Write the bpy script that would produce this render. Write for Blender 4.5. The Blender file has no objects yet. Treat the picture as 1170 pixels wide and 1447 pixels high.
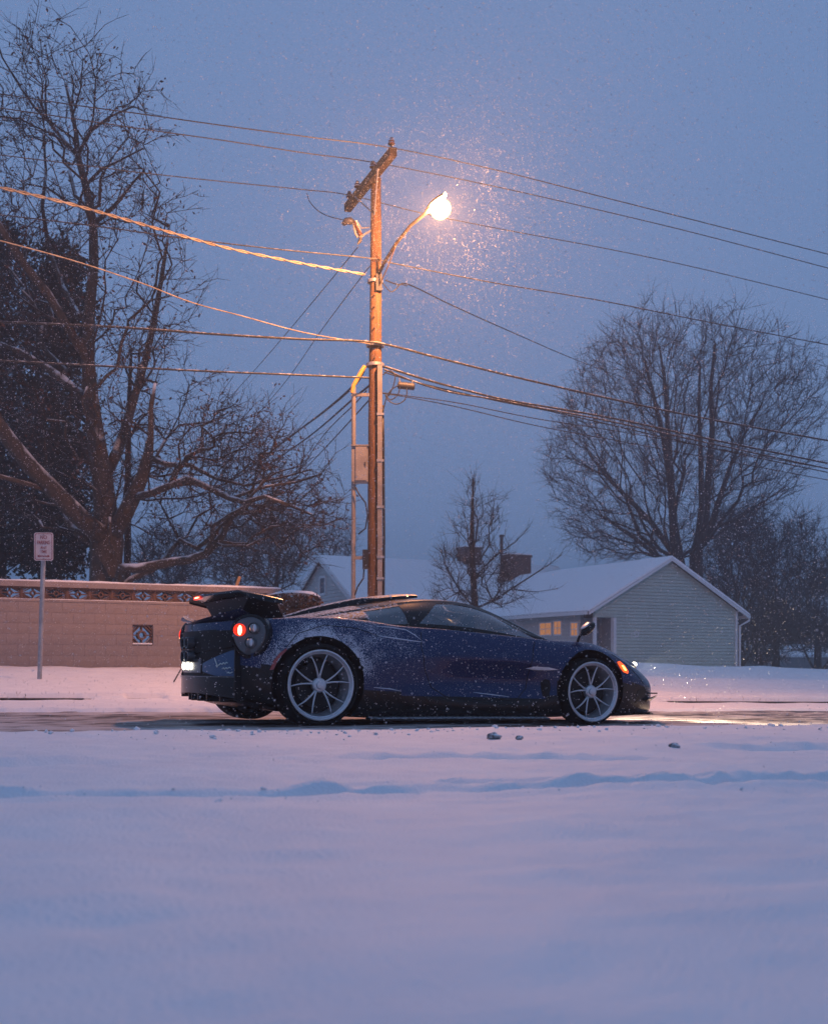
import bpy, bmesh, math, random
import numpy as np
from mathutils import Vector, Matrix
R = math.radians
rng = np.random.default_rng(7)
random.seed(7)
scene = bpy.context.scene
C = scene.collection

# ------------------------------------------------------------------ camera
F, CX, CY, EYE = 1710.0, 585.0, 943.0, 0.5          # focal length, centre column, horizon row (photo pixels), eye height
cam = bpy.data.cameras.new('camera')
cam.sensor_fit = 'VERTICAL'; cam.sensor_height = 24.0
cam.lens = F / 1447 * 24.0
cam.shift_y = (CY - 723.5) / 1447
cam.clip_end = 3000; cam.clip_start = 0.05
cam.dof.use_dof = True; cam.dof.focus_distance = 11.5; cam.dof.aperture_fstop = 2.2
camo = bpy.data.objects.new('camera', cam); C.objects.link(camo)
camo.location = (0, 0, EYE); camo.rotation_euler = (R(90), 0, 0)
scene.camera = camo

# ------------------------------------------------------------------ world: overcast dusk
SUN_EL, SUN_ROT = 4.0, 200.0
world = bpy.data.worlds.new('World'); scene.world = world; world.use_nodes = True
wn = world.node_tree; wn.nodes.clear()
wo = wn.nodes.new('ShaderNodeOutputWorld'); bg = wn.nodes.new('ShaderNodeBackground')
sky = wn.nodes.new('ShaderNodeTexSky'); sky.sky_type = 'NISHITA'; sky.sun_disc = False
sky.sun_elevation = R(SUN_EL); sky.sun_rotation = R(SUN_ROT); sky.ozone_density = 6.0; sky.air_density = 1.5
mx = wn.nodes.new('ShaderNodeMixRGB'); mx.inputs[0].default_value = 0.93      # thick snow cloud hides nearly all of the clear sky
mx.inputs[2].default_value = (2.00, 3.30, 6.25, 1)
wn.links.new(sky.outputs[0], mx.inputs[1]); wn.links.new(mx.outputs[0], bg.inputs[0])
bg.inputs[1].default_value = 0.066
wn.links.new(bg.outputs[0], wo.inputs[0])

sun = bpy.data.lights.new('sun', 'SUN'); sun.energy = 0.04; sun.angle = R(60); sun.color = (.72, .82, 1)
suno = bpy.data.objects.new('sun', sun); C.objects.link(suno)
suno.rotation_euler = (R(50), 0, R(160)); suno.location = (0, -20, 40)

scene.view_settings.view_transform = 'Standard'; scene.view_settings.look = 'None'
scene.view_settings.exposure = 0.36; scene.view_settings.gamma = 1.0
cy = scene.cycles
cy.use_denoising = True
try: cy.denoiser = 'OPENIMAGEDENOISE'
except Exception: pass
cy.use_adaptive_sampling = True; cy.adaptive_threshold = .02
cy.max_bounces = 4; cy.diffuse_bounces = 2; cy.glossy_bounces = 3; cy.transmission_bounces = 4
cy.transparent_max_bounces = 8; cy.volume_bounces = 0
cy.sample_clamp_indirect = 4.0; cy.caustics_reflective = False; cy.caustics_refractive = False

# ------------------------------------------------------------------ coordinates
TH = R(27.2)                                           # the street runs to the right and away
ct, sn = math.cos(TH), math.sin(TH)
U = Vector((ct, sn, 0)); L = Vector((-sn, ct, 0))
def st(s, t, z=0.0): return Vector((s*ct - t*sn, s*sn + t*ct, z))
def at(px, py, Y): return Vector(((px-CX)/F*Y, Y, EYE - (py-CY)/F*Y))
def on_t(px, py, t):
    d = Vector(((px-CX)/F, 1, -(py-CY)/F)); k = t / d.dot(L)
    p = Vector((0, 0, EYE)) + d*k
    return p.dot(U), p.z
def depth_on_t(px, t): return t / Vector(((px-CX)/F, 1, 0)).dot(L)

# ------------------------------------------------------------------ helpers
def tag(o, label=None, cat=None, group=None, kind=None):
    if label: o['label'] = label
    if cat: o['category'] = cat
    if group: o['group'] = group
    if kind: o['kind'] = kind
    return o
def empty(name, loc=(0,0,0), rz=0, parent=None):
    o = bpy.data.objects.new(name, None); C.objects.link(o); o.location = loc; o.rotation_euler = (0, 0, rz)
    o.empty_display_size = .2
    if parent: o.parent = parent
    return o
class MB:
    def __init__(s): s.v = []; s.f = []; s.mi = []
    def add(s, vs, fs, m=0):
        b = len(s.v); s.v += [tuple(p) for p in vs]; s.f += [tuple(i+b for i in q) for q in fs]; s.mi += [m]*len(fs); return s
    def box(s, lo, hi, m=0, M=None):
        x0,y0,z0 = lo; x1,y1,z1 = hi
        vs = [Vector(p) for p in ((x0,y0,z0),(x1,y0,z0),(x1,y1,z0),(x0,y1,z0),(x0,y0,z1),(x1,y0,z1),(x1,y1,z1),(x0,y1,z1))]
        if M is not None: vs = [M @ p for p in vs]
        return s.add(vs, [(0,3,2,1),(4,5,6,7),(0,1,5,4),(1,2,6,5),(2,3,7,6),(3,0,4,7)], m)
    def tube(s, pts, r, n=6, m=0, cap=True):
        pts = [Vector(p) for p in pts]; k = len(pts)
        rs = list(r) if hasattr(r, '__len__') else [r]*k
        vs = []; a = None
        for i in range(k):
            d = (pts[min(i+1,k-1)] - pts[max(i-1,0)])
            d = d.normalized() if d.length > 1e-9 else Vector((0,0,1))
            if a is None:
                a = Vector((0,0,1)).cross(d)
                if a.length < 1e-3: a = Vector((1,0,0)).cross(d)
            a = (a - d*a.dot(d)).normalized(); b = d.cross(a)
            for j in range(n):
                q = 2*math.pi*j/n; vs.append(pts[i] + (a*math.cos(q) + b*math.sin(q))*rs[i])
        fs = [(i*n+j, i*n+(j+1)%n, (i+1)*n+(j+1)%n, (i+1)*n+j) for i in range(k-1) for j in range(n)]
        if cap: fs += [tuple(range(n))[::-1], tuple((k-1)*n+j for j in range(n))]
        return s.add(vs, fs, m)
    def grid(s, P, m=0, closed=False):        # P[i][j] points
        a, b = len(P), len(P[0])
        vs = [p for row in P for p in row]
        fs = [(i*b+j, i*b+(j+1)%b, (i+1)*b+(j+1)%b, (i+1)*b+j) for i in range(a-1) for j in range(b if closed else b-1)]
        return s.add(vs, fs, m)
    def ell(s, c, r, nu=16, nv=10, m=0, M=None):
        c = Vector(c); P = []
        for i in range(nv+1):
            q = -math.pi/2 + math.pi*i/nv
            row = []
            for j in range(nu):
                p = 2*math.pi*j/nu
                v = Vector((r[0]*math.cos(q)*math.cos(p), r[1]*math.cos(q)*math.sin(p), r[2]*math.sin(q)))
                if M is not None: v = M @ v
                row.append(c + v)
            P.append(row)
        return s.grid(P, m, True)
    def lathe(s, prof, n=48, M=None, m=0):     # prof (r, h) turned about local z
        P = []
        for r, h in prof:
            row = [Vector((r*math.cos(2*math.pi*j/n), r*math.sin(2*math.pi*j/n), h)) for j in range(n)]
            if M is not None: row = [M @ v for v in row]
            P.append(row)
        return s.grid(P, m, True)
    def build(s, name, mats, parent=None, smooth=False, weld=False, angle=None):
        me = bpy.data.meshes.new(name); me.from_pydata(s.v, [], s.f)
        if not isinstance(mats, (list, tuple)): mats = [mats]
        for q in mats: me.materials.append(q)
        if len(mats) > 1: me.polygons.foreach_set('material_index', s.mi)
        if weld:
            bm = bmesh.new(); bm.from_mesh(me); bmesh.ops.remove_doubles(bm, verts=bm.verts, dist=1e-4)
            bmesh.ops.recalc_face_normals(bm, faces=bm.faces); bm.to_mesh(me); bm.free()
        if smooth:
            me.polygons.foreach_set('use_smooth', [True]*len(me.polygons))
            if angle: me.set_sharp_from_angle(angle=R(angle))
        o = bpy.data.objects.new(name, me); C.objects.link(o)
        if parent: o.parent = parent
        return o
def np_mesh(name, V, Fq, mat, parent=None, smooth=False):
    me = bpy.data.meshes.new(name); V = np.asarray(V, dtype=np.float32); Fq = np.asarray(Fq, dtype=np.int32)
    k = Fq.shape[1]
    me.vertices.add(len(V)); me.vertices.foreach_set('co', V.ravel())
    me.loops.add(Fq.size); me.loops.foreach_set('vertex_index', Fq.ravel())
    me.polygons.add(len(Fq)); me.polygons.foreach_set('loop_start', np.arange(0, Fq.size, k, dtype=np.int32))
    me.update(calc_edges=True); me.validate()
    if smooth: me.polygons.foreach_set('use_smooth', np.ones(len(Fq), bool))
    me.materials.append(mat)
    o = bpy.data.objects.new(name, me); C.objects.link(o)
    if parent: o.parent = parent
    return o
def sm(xs, ys, sig=.05):                        # smooth curve through knots
    X = np.linspace(xs[0]-.5, xs[-1]+.5, 1200); Y = np.interp(X, xs, ys)
    dx = X[1]-X[0]; k = np.arange(-int(3*sig/dx)-1, int(3*sig/dx)+2)*dx
    w = np.exp(-(k/sig)**2/2); w /= w.sum()
    Z = np.convolve(np.pad(Y, len(k)//2, mode='edge'), w, 'valid')
    return lambda x: float(np.interp(x, X, Z))
_lat = np.random.default_rng(3).random((256, 256))
def vnoise(x, y):
    xi = np.floor(x).astype(int); yi = np.floor(y).astype(int); fx = x-xi; fy = y-yi
    fx = fx*fx*(3-2*fx); fy = fy*fy*(3-2*fy); g = lambda a, b: _lat[a & 255, b & 255]
    return (g(xi,yi)*(1-fx)+g(xi+1,yi)*fx)*(1-fy) + (g(xi,yi+1)*(1-fx)+g(xi+1,yi+1)*fx)*fy
def fbm(x, y, o=4):
    a = 0; k = 1.0; n = 0
    for i in range(o): a = a + k*vnoise(x*2**i+17*i, y*2**i+31*i); n += k; k *= .5
    return a/n - .5

# ------------------------------------------------------------------ materials
def nodes(name):
    m = bpy.data.materials.new(name); m.use_nodes = True; nt = m.node_tree
    return m, nt, nt.nodes['Principled BSDF']
def N(nt, t, **kw):
    n = nt.nodes.new(t)
    for k, v in kw.items(): setattr(n, k, v)
    return n
def mapr(nt, src, a, b, c=0., d=1.):
    n = N(nt, 'ShaderNodeMapRange'); nt.links.new(src, n.inputs[0])
    for i, v in zip((1,2,3,4), (a,b,c,d)): n.inputs[i].default_value = v
    n.clamp = True
    return n.outputs[0]
def math_(nt, op, a, b=None):
    n = N(nt, 'ShaderNodeMath', operation=op)
    for i, v in enumerate((a, b)):
        if v is None: continue
        if isinstance(v, (int, float)): n.inputs[i].default_value = v
        else: nt.links.new(v, n.inputs[i])
    return n.outputs[0]
def noise(nt, scale, detail=4, stretch=None, coord='Object'):
    tc = N(nt, 'ShaderNodeTexCoord'); o = tc.outputs[coord]
    if stretch:
        mp = N(nt, 'ShaderNodeMapping'); mp.inputs['Scale'].default_value = stretch; nt.links.new(o, mp.inputs[0]); o = mp.outputs[0]
    n = N(nt, 'ShaderNodeTexNoise'); n.inputs['Scale'].default_value = scale; n.inputs['Detail'].default_value = detail
    nt.links.new(o, n.inputs['Vector']); return n.outputs[0]
def mixc(nt, f, a, b):
    n = N(nt, 'ShaderNodeMixRGB')
    for i, v in enumerate((f, a, b)):
        if isinstance(v, (int, float)): n.inputs[i].default_value = v
        elif isinstance(v, tuple): n.inputs[i].default_value = (*v[:3], 1)
        else: nt.links.new(v, n.inputs[i])
    return n.outputs[0]
SNOW = (.86, .87, .90)
def mat(name, col, rough=.6, metal=0., col2=None, vs=8., stretch=None, bump=0., bs=30., coat=0., spec=.5, snow=None, snow_n=6., emis=None, es=0., lo=.35, hi=.65):
    m, nt, p = nodes(name)
    c = None
    p.inputs['Base Color'].default_value = (*col, 1)
    if col2: c = mixc(nt, mapr(nt, noise(nt, vs, 5, stretch), lo, hi), col, col2)
    p.inputs['Roughness'].default_value = rough; p.inputs['Metallic'].default_value = metal
    p.inputs['Coat Weight'].default_value = coat; p.inputs['Coat Roughness'].default_value = .05
    p.inputs['Specular IOR Level'].default_value = spec
    if snow:                                   # snow lying on whatever faces up
        g = N(nt, 'ShaderNodeNewGeometry'); sx = N(nt, 'ShaderNodeSeparateXYZ'); nt.links.new(g.outputs['Normal'], sx.inputs[0])
        k = math_(nt, 'ADD', sx.outputs[2], mapr(nt, noise(nt, snow_n, 4), .3, .7, -.45, .45))
        k = mapr(nt, k, snow[0], snow[1])
        c = mixc(nt, k, c if c is not None else col, SNOW)
        nt.links.new(mapr(nt, k, 0, 1, metal, 0), p.inputs['Metallic']); nt.links.new(mapr(nt, k, 0, 1, rough, .7), p.inputs['Roughness'])
    if c is not None: nt.links.new(c, p.inputs['Base Color'])
    if bump:
        b = N(nt, 'ShaderNodeBump'); b.inputs['Strength'].default_value = bump; b.inputs['Distance'].default_value = .02
        nt.links.new(noise(nt, bs, 6, stretch), b.inputs['Height']); nt.links.new(b.outputs[0], p.inputs['Normal'])
    if emis: p.inputs['Emission Color'].default_value = (*emis, 1); p.inputs['Emission Strength'].default_value = es
    return m
M = {}
M['snow'] = mat('snow', (.87,.87,.89), .65, col2=(.82,.82,.85), vs=2.5, bump=.40, bs=80, spec=.25)
M['snow_cap'] = mat('snow_cap', (.86,.87,.90), .7, bump=.4, bs=30, spec=.2)
M['wood'] = mat('pole_wood', (.19,.095,.045), .85, col2=(.085,.043,.022), vs=6, stretch=(9,9,.6), bump=.6, bs=8, snow=None)
M['arm_wood'] = mat('crossarm_wood', (.06,.035,.024), .9, col2=(.03,.02,.014), vs=6, bump=.5, bs=8)
M['galv'] = mat('galvanised', (.42,.42,.43), .45, .6, col2=(.30,.30,.31), vs=9)
M['grey_paint'] = mat('grey_paint', (.24,.23,.23), .55, col2=(.17,.16,.16), vs=5)
M['rubber'] = mat('cable_rubber', (.015,.015,.017), .5)
M['cable_snow'] = mat('cable_rimed', (.03,.03,.03), .55, snow=(.62,1.25), snow_n=14)
M['cable_pale'] = mat('cable_bare_aluminium', (.40,.35,.29), .55, .2, col2=(.22,.18,.14), vs=6)
M['yellow'] = mat('yellow_sleeve', (.55,.34,.07), .55)
M['insulator'] = mat('insulator_brown', (.09,.04,.025), .25, snow=(.3,.9))
M['bark'] = mat('bark_near', (.085,.06,.042), .9, col2=(.04,.028,.02), vs=7, stretch=(4,4,1), bump=.8, bs=12, snow=(.35,.95), snow_n=2.5)
M['twig'] = mat('twig_near', (.026,.019,.016), .9, snow=(.75,1.4), snow_n=3)
M['bark_far'] = mat('bark_far', (.028,.024,.022), .9, col2=(.018,.016,.015), vs=3)
M['leaf'] = mat('dead_leaf', (.085,.036,.022), .8, col2=(.05,.026,.02), vs=3)
M['needle'] = mat('conifer_needle', (.005,.011,.008), .9, col2=(.009,.017,.010), vs=1.2)
M['hedge'] = mat('hedge_leaf', (.13,.06,.035), .85, col2=(.07,.045,.025), vs=5)
M['block'] = mat('painted_block', (.32,.265,.25), .9, col2=(.24,.20,.19), vs=3.5, bump=.5, bs=35, lo=.3, hi=.7)
M['mortar'] = mat('mortar', (.27,.215,.205), .95, bump=.4, bs=40)
M['breeze'] = mat('breeze_block', (.17,.095,.07), .9, col2=(.11,.065,.05), vs=6, bump=.4, bs=30, snow=(.55,.9))
M['siding'] = mat('cream_siding', (.43,.51,.46), .7, col2=(.39,.46,.42), vs=1.2)
M['siding2'] = mat('white_siding', (.52,.53,.52), .7, col2=(.46,.47,.46), vs=1.2)
M['trim'] = mat('white_trim', (.66,.67,.68), .6)
M['brick'] = mat('chimney_brick', (.13,.062,.05), .9, col2=(.085,.045,.04), vs=12, bump=.4)
M['brick_mortar'] = mat('brick_mortar', (.17,.14,.13), .95)
M['dark_metal'] = mat('dark_metal', (.05,.05,.055), .55, .3)
M['dark_wall'] = mat('porch_wall', (.20,.22,.24), .8)
M['glass_dark'] = mat('dark_window', (.02,.03,.05), .1)
M['lit'] = mat('lit_blind', (.5,.25,.1), .8, col2=(.35,.16,.06), vs=3, emis=(1,.40,.14), es=.26)
M['sign'] = mat('sign_white', (.62,.55,.55), .5, col2=(.54,.47,.47), vs=9)
M['sign_red'] = mat('sign_red', (.25,.03,.035), .5)
# ------------------------------------------------------------------ ground
GR = 0.0165                                               # the street falls gently to the right
prof_k = ([-60,-3,0,2.5,6.5,7.7,8.2,13.2,13.9,15.2,16.05,16.10,16.25,16.31,17.5,20,22,23.2,25,39,60,1200],
          [.02,.02,.03,.03,.04,.05,0,0,.03,.06,.06,.045,.045,.15,.20,.30,.47,.53,.56,.85,1.2,1.2])
def gz(s, t):                                             # smooth ground level
    return -GR*np.clip(np.asarray(s)-3.95, -60, 60) + np.interp(t, *prof_k)
def grow_axis(a, b, fine, lo, hi, k=1.13, cap=25):
    x = list(np.arange(a, b, fine)); d = fine
    while x[-1] < hi: d = min(d*k, cap); x.append(x[-1]+d)
    d = fine
    while x[0] > lo: d = min(d*k, cap); x.insert(0, x[0]-d)
    return np.array(x)
s_ax = grow_axis(-1.5, 9.5, .035, -500, 900, 1.09)
t_a = np.arange(.6, 8.4, .028); t_b = np.arange(8.4, 13.2, .2); t_c = np.arange(13.2, 24, .05)
t_d = [24.]; d = .08
while t_d[-1] < 1100: d = min(d*1.12, 30); t_d.append(t_d[-1]+d)
t_e = [.55]; d = .05
while t_e[0] > -80: d = min(d*1.3, 8); t_e.insert(0, t_e[0]-d)
t_ax = np.concatenate([t_e, t_a, t_b, t_c, t_d])
S, T = np.meshgrid(s_ax, t_ax, indexing='ij')
Z = gz(S, T)
near = np.clip((8.1-T)/.5, 0, 1)*np.clip((T+3)/2, 0, 1)
Z += near*(.05*fbm(S*.33, T*.9, 3) + .050*fbm(S*1.1+9, T*2.6+4, 4) + .012*fbm(S*5, T*8, 3) + .010*fbm(S*14, T*16, 2))
# an old half-filled furrow through the field
for (t0, sl, wd, dp, ph) in ((3.98,-.20,.055,.060,0.), (4.22,-.21,.045,.040,5.), (6.05,-.12,.12,.045,11.), (5.45,-.16,.12,.035,23.)):
    tc = t0 + sl*(S-.67) + .22*fbm(S*.55+ph, S*0+3+ph, 3) + .06*fbm(S*3+ph, S*0+8, 2)
    g = np.clip(fbm(S*.9+ph*2, S*.13+1.3, 3)*4.5+(.80 if ph == 0 else .35), .38 if ph == 0 else .05, 1)*dp
    dd = (T-tc)
    Z += near*g*(-np.exp(-(dd/wd)**2) + .65*np.exp(-((dd-1.9*wd)/(wd*.9))**2) + .35*np.exp(-((dd+1.9*wd)/(wd*1.2))**2)) * (1+1.4*fbm(S*9, T*11, 2)) + near*g*np.clip(fbm(S*5+ph, T*8, 3)*3, 0, 1)*.55*np.exp(-((dd-.05)/(wd*1.6))**2)
# ragged edges along the road
e1 = 7.95 + .35*fbm(S*.7, S*0+2, 4) + .12*fbm(S*5, S*0+6, 3)
e2 = 13.25 + .5*fbm(S*.6+40, S*0+2, 4) + .16*fbm(S*4+9, S*0+6, 3)
inside = 1/(1+np.exp(-(T-e1)/.03)) * 1/(1+np.exp((T-e2)/.03))
Z += (1-inside)*.035*np.clip(1-np.abs(T-e1)/.4, 0, 1) + (1-inside)*.05*np.clip(1-np.abs(T-e2)/.7, 0, 1)*(1+fbm(S*5,T*7,3))
Z -= inside*.09
far = np.clip((T-13.6)/1.0, 0, 1)*np.clip((80-T)/30, 0, 1)
Z += far*(.07*fbm(S*.45+50, T*.6, 3) + .05*fbm(S*1.6+70, T*2.0, 3) + .014*fbm(S*6, T*7, 3))
kerb = np.exp(-((T-16.2)/.10)**2)*np.clip(.55+3*fbm(S*1.1, S*0+5, 3), 0, 1)
Z -= kerb*.02
Z += np.clip(fbm(S*2.6+3, S*0+5, 4)*5-.35, 0, 1)*.075*np.exp(-((T-16.19)/.09)**2)
bank = np.exp(-((T-32)/4)**2)*np.clip((S-14)/3, 0, 1)
Z += bank*(.22+.35*fbm(S*.35, T*.3, 3))
V = np.stack([S, T, Z], -1).reshape(-1, 3)
ns, ntt = S.shape
ii, jj = np.meshgrid(np.arange(ns-1), np.arange(ntt-1), indexing='ij')
Q = np.stack([ii*ntt+jj, (ii+1)*ntt+jj, (ii+1)*ntt+jj+1, ii*ntt+jj+1], -1).reshape(-1, 4)
Zg, sg_ax, tg_ax = Z.copy(), s_ax, t_ax
def zground(s, t): return Zg[np.clip(np.searchsorted(sg_ax, s), 0, len(sg_ax)-1), np.clip(np.searchsorted(tg_ax, t), 0, len(tg_ax)-1)]
snow_ground = np_mesh('snow_ground', V, Q, M['snow'], smooth=True)
snow_ground.rotation_euler.z = TH
tag(snow_ground, 'smooth drifted snow over the field, verge and yards', 'snow', kind='structure')

# road: wet asphalt under streaks of slush
m, nt, p = nodes('slushy_asphalt')
n1 = noise(nt, 1.0, 6, (.45, 4.5, 1)); n2 = noise(nt, 1.0, 7, (3.5, 14, 3)); n3 = noise(nt, 2.2, 3, (.12, .8, 1))
k = math_(nt, 'ADD', math_(nt, 'MULTIPLY', n1, .55), math_(nt, 'ADD', math_(nt, 'MULTIPLY', n2, .45), math_(nt, 'MULTIPLY', n3, .35)))
slush = mapr(nt, k, .60, .74)
c = mixc(nt, mapr(nt, n2, .35, .65), (.050,.036,.031), (.23,.15,.115))
c = mixc(nt, slush, c, (.52,.47,.46))
nt.links.new(c, p.inputs['Base Color']); nt.links.new(mapr(nt, slush, 0, 1, .50, .75), p.inputs['Roughness'])
b = N(nt, 'ShaderNodeBump'); b.inputs['Strength'].default_value = .8; b.inputs['Distance'].default_value = .03
nt.links.new(k, b.inputs['Height']); nt.links.new(b.outputs[0], p.inputs['Normal'])
M['road'] = m
sr = grow_axis(-3, 22, .07, -200, 420, 1.1); tr = np.arange(7.6, 14.2, .035)
S, T = np.meshgrid(sr, tr, indexing='ij')
Z = -GR*np.clip(S-3.95, -60, 60) + .0 + .05*(fbm(S*.25, T*3.2, 4)) + .030*fbm(S*1.4, T*9, 3) - .006
for tc in (8.6, 10.2, 11.5, 12.8): Z -= .018*np.exp(-((T-tc-.1*fbm(S*.3, S*0+tc, 2))/.14)**2)
V = np.stack([S, T, Z], -1).reshape(-1, 3); ns, ntt = S.shape
ii, jj = np.meshgrid(np.arange(ns-1), np.arange(ntt-1), indexing='ij')
Q = np.stack([ii*ntt+jj, (ii+1)*ntt+jj, (ii+1)*ntt+jj+1, ii*ntt+jj+1], -1).reshape(-1, 4)
road = np_mesh('road', V, Q, M['road'], smooth=True); road.rotation_euler.z = TH
tag(road, 'dark wet road streaked with brown slush and tyre ruts', 'road', kind='structure')

mb = MB()
for i in range(60):
    a = -30+3*i; za = -GR*max(-60, min(60, a-3.95)); zb2 = -GR*max(-60, min(60, a+3-3.95))
    mb.add([(a+.004, 16.125, za-.2), (a+2.996, 16.125, zb2-.2), (a+2.996, 16.24, zb2-.2), (a+.004, 16.24, za-.2), (a+.004, 16.125, za+.078), (a+2.996, 16.125, zb2+.078), (a+2.996, 16.24, zb2+.083), (a+.004, 16.24, za+.083)], [(0,3,2,1),(4,5,6,7),(0,1,5,4),(1,2,6,5),(2,3,7,6),(3,0,4,7)])
M['kerb'] = mat('kerb_stone', (.075,.055,.045), .9, col2=(.04,.032,.028), vs=5, bump=.4)
kb = mb.build('kerb', M['kerb']); kb.rotation_euler.z = TH; tag(kb, 'low dark kerb edge half buried in snow across the street', 'kerb', kind='structure')

rg = np.random.default_rng(14); ng = 5200
gs = rg.uniform(-1, 34, ng); gs = gs[rg.random(ng) < np.clip(fbm(gs*1.3, gs*0+2, 3)*4+.6, .08, 1)]; ng = len(gs); gt_ = 16.20+rg.normal(size=ng)*.05
gp = np.stack([gs, gt_, gz(gs, gt_)+.0], -1); ge = gp+np.stack([rg.normal(size=ng)*.03, rg.normal(size=ng)*.03, .018+.045*rg.random(ng)**2.5], -1); gw = np.full(ng, .0035)
pr_ = np.stack([gp-np.array([.005,0,.02]), gp+np.array([.005,0,-.02]), ge], 1).reshape(-1, 3)
M['dead_grass'] = mat('dead_grass', (.10,.065,.045), .9, col2=(.05,.035,.03), vs=8)
gr_ = np_mesh('dead_grass', pr_, np.arange(ng*3).reshape(-1, 3), M['dead_grass']); gr_.rotation_euler.z = TH
tag(gr_, 'thin line of dead brown grass poking through snow along the far kerb', 'grass', kind='stuff')

# ------------------------------------------------------------------ block wall
def stp(s, t, z): return st(s, t, z)
WT = 23.12
wall = empty('garden_wall', st(5.5, WT, .5), TH)
tag(wall, 'long low painted block wall with a pierced top row and snowy cap', 'wall')
w0, w1, ztop = -4.2, on_t(396, 900, WT)[0]-5.5, 1.22            # local: along, relative to base z .5
SQ_s, SQ_z = on_t(202, 895, WT); SQ_s -= 5.5; SQ_z -= .5; SQ_z = ztop - .2*round((ztop-SQ_z)/.2)
mb = MB(); mb.box((w0, -.013, -.6), (SQ_s-.2, .19, ztop)); mb.box((SQ_s+.2, -.013, -.6), (w1, .19, ztop))
mb.box((SQ_s-.2, -.013, -.6), (SQ_s+.2, .19, SQ_z-.2)); mb.box((SQ_s-.2, -.013, SQ_z+.2), (SQ_s+.2, .19, ztop))
mb.build('wall_core', M['mortar'], wall)
def block_mesh(w, h, name='block'):
    bm = bmesh.new(); bmesh.ops.create_cube(bm, size=1)
    for v in bm.verts: v.co = Vector((v.co.x*w, v.co.y*.04+.0, v.co.z*h))
    bmesh.ops.bevel(bm, geom=[e for e in bm.edges if all(v.co.y < 0 for v in e.verts)], offset=.0025, segments=1, affect='EDGES')
    me = bpy.data.meshes.new(name); bm.to_mesh(me); bm.free(); me.materials.append(M['block']); return me
bw, bh = .40, .20
full = block_mesh(bw-.004, bh-.004); half = block_mesh(bw/2-.004, bh-.004)
for r in range(8):
    zc = ztop - bh*(r+.5); x = w0 + (0 if r % 2 == 0 else -bw/2)
    while x < w1-.05:
        a, b2 = max(x, w0), min(x+bw, w1)
        ca, cb = a, b2
        segs = [(a, b2)]
        if abs(zc-SQ_z) < .2+bh*.25:
            segs = [(p0, p1) for p0, p1 in ((a, min(b2, SQ_s-.2)), (max(a, SQ_s+.2), b2)) if p1-p0 > .04]
        for p0, p1 in segs:
            wdt = p1-p0
            me = full if abs(wdt-bw) < .01 else half
            o = bpy.data.objects.new('concrete_block', me); C.objects.link(o); o.parent = wall
            o.location = ((p0+p1)/2, .002+random.uniform(-.0015,.0015), zc)
            if me is half: o.scale.x = (wdt-.005)/(bw/2-.005)
        x += bw
def breeze(mb, cx, cz, w, h, depth=.17, y0=.02, ring=True):
    t = .022
    for (x0, x1, z0, z1) in ((-w/2, w/2, -h/2, -h/2+t), (-w/2, w/2, h/2-t, h/2), (-w/2, -w/2+t, -h/2+t, h/2-t), (w/2-t, w/2, -h/2+t, h/2-t)):
        mb.box((cx+x0, y0, cz+z0), (cx+x1, y0+depth, cz+z1))
    def bar(xa, za, xb, zb, tk=.020):
        d = Vector((xb-xa, zb-za)); n = Vector((-d.y, d.x)).normalized()*tk/2
        q = [(xa+n.x, za+n.y), (xb+n.x, zb+n.y), (xb-n.x, zb-n.y), (xa-n.x, za-n.y)]
        vs = [(cx+x, y0+.012, cz+z) for x, z in q] + [(cx+x, y0+depth-.012, cz+z) for x, z in q]
        mb.add(vs, [(0,1,2,3),(7,6,5,4),(0,4,5,1),(1,5,6,2),(2,6,7,3),(3,7,4,0)])
    a, b_ = w/2-.018, h/2-.018
    for sx in (-1, 1):
        for sz in (-1, 1):
            for k in (.42, .78):
                bar(sx*a*(1-k), sz*b_, sx*a, sz*b_*(1-k))
    if ring:
        n = 14; ro, ri = h*.23, h*.14
        for j in range(n):
            q0, q1 = 2*math.pi*j/n, 2*math.pi*(j+1)/n
            vs = []
            for yy in (y0+.01, y0+depth-.01):
                vs += [(cx+ro*math.cos(q0), yy, cz+ro*math.sin(q0)), (cx+ro*math.cos(q1), yy, cz+ro*math.sin(q1)), (cx+ri*math.cos(q1), yy, cz+ri*math.sin(q1)), (cx+ri*math.cos(q0), yy, cz+ri*math.sin(q0))]
            mb.add(vs, [(0,1,2,3),(7,6,5,4),(0,4,5,1),(2,6,7,3)])
        bar(-ro*.9, 0, -a, 0); bar(ro*.9, 0, a, 0); bar(0, ro*.9, 0, b_); bar(0, -ro*.9, 0, -b_)
mb = MB(); breeze(mb, SQ_s, SQ_z, .398, .398)
tag(mb.build('pierced_block', M['breeze'], wall), 'single pierced square block with ring and diagonal bars')
mb = MB(); mb.box((SQ_s-.19, .0, SQ_z-.178), (SQ_s+.19, .16, SQ_z-.150)); mb.build('snow_ledge', M['snow_cap'], wall)
mb = MB(); breeze(mb, 0, 0, .41, .225, ring=True); pb = mb.build('pierced_block', M['breeze'], wall)
pb.location = (w0+.205, 0, ztop+.045+.1125)
x = w0+.205+.413
while x < w1-.1:
    o = pb.copy(); C.objects.link(o); o.parent = wall; o.location.x = x; x += .413
def snow_strip(name, x0, x1, y0, y1, z, h, parent, n=160):
    mb = MB(); P = []
    for i in range(n+1):
        xx = x0+(x1-x0)*i/n; hh = h*(.8+.9*float(fbm(np.array(xx*3.), np.array(z*7.), 3)))
        P.append([(xx, y0, z), (xx, y0-.008, z+hh*.55), (xx, y0+.03, z+hh), (xx, (y0+y1)/2, z+hh*1.1), (xx, y1-.03, z+hh), (xx, y1, z)])
    mb.grid(P); return mb.build(name, M['snow_cap'], parent, smooth=True)
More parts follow.
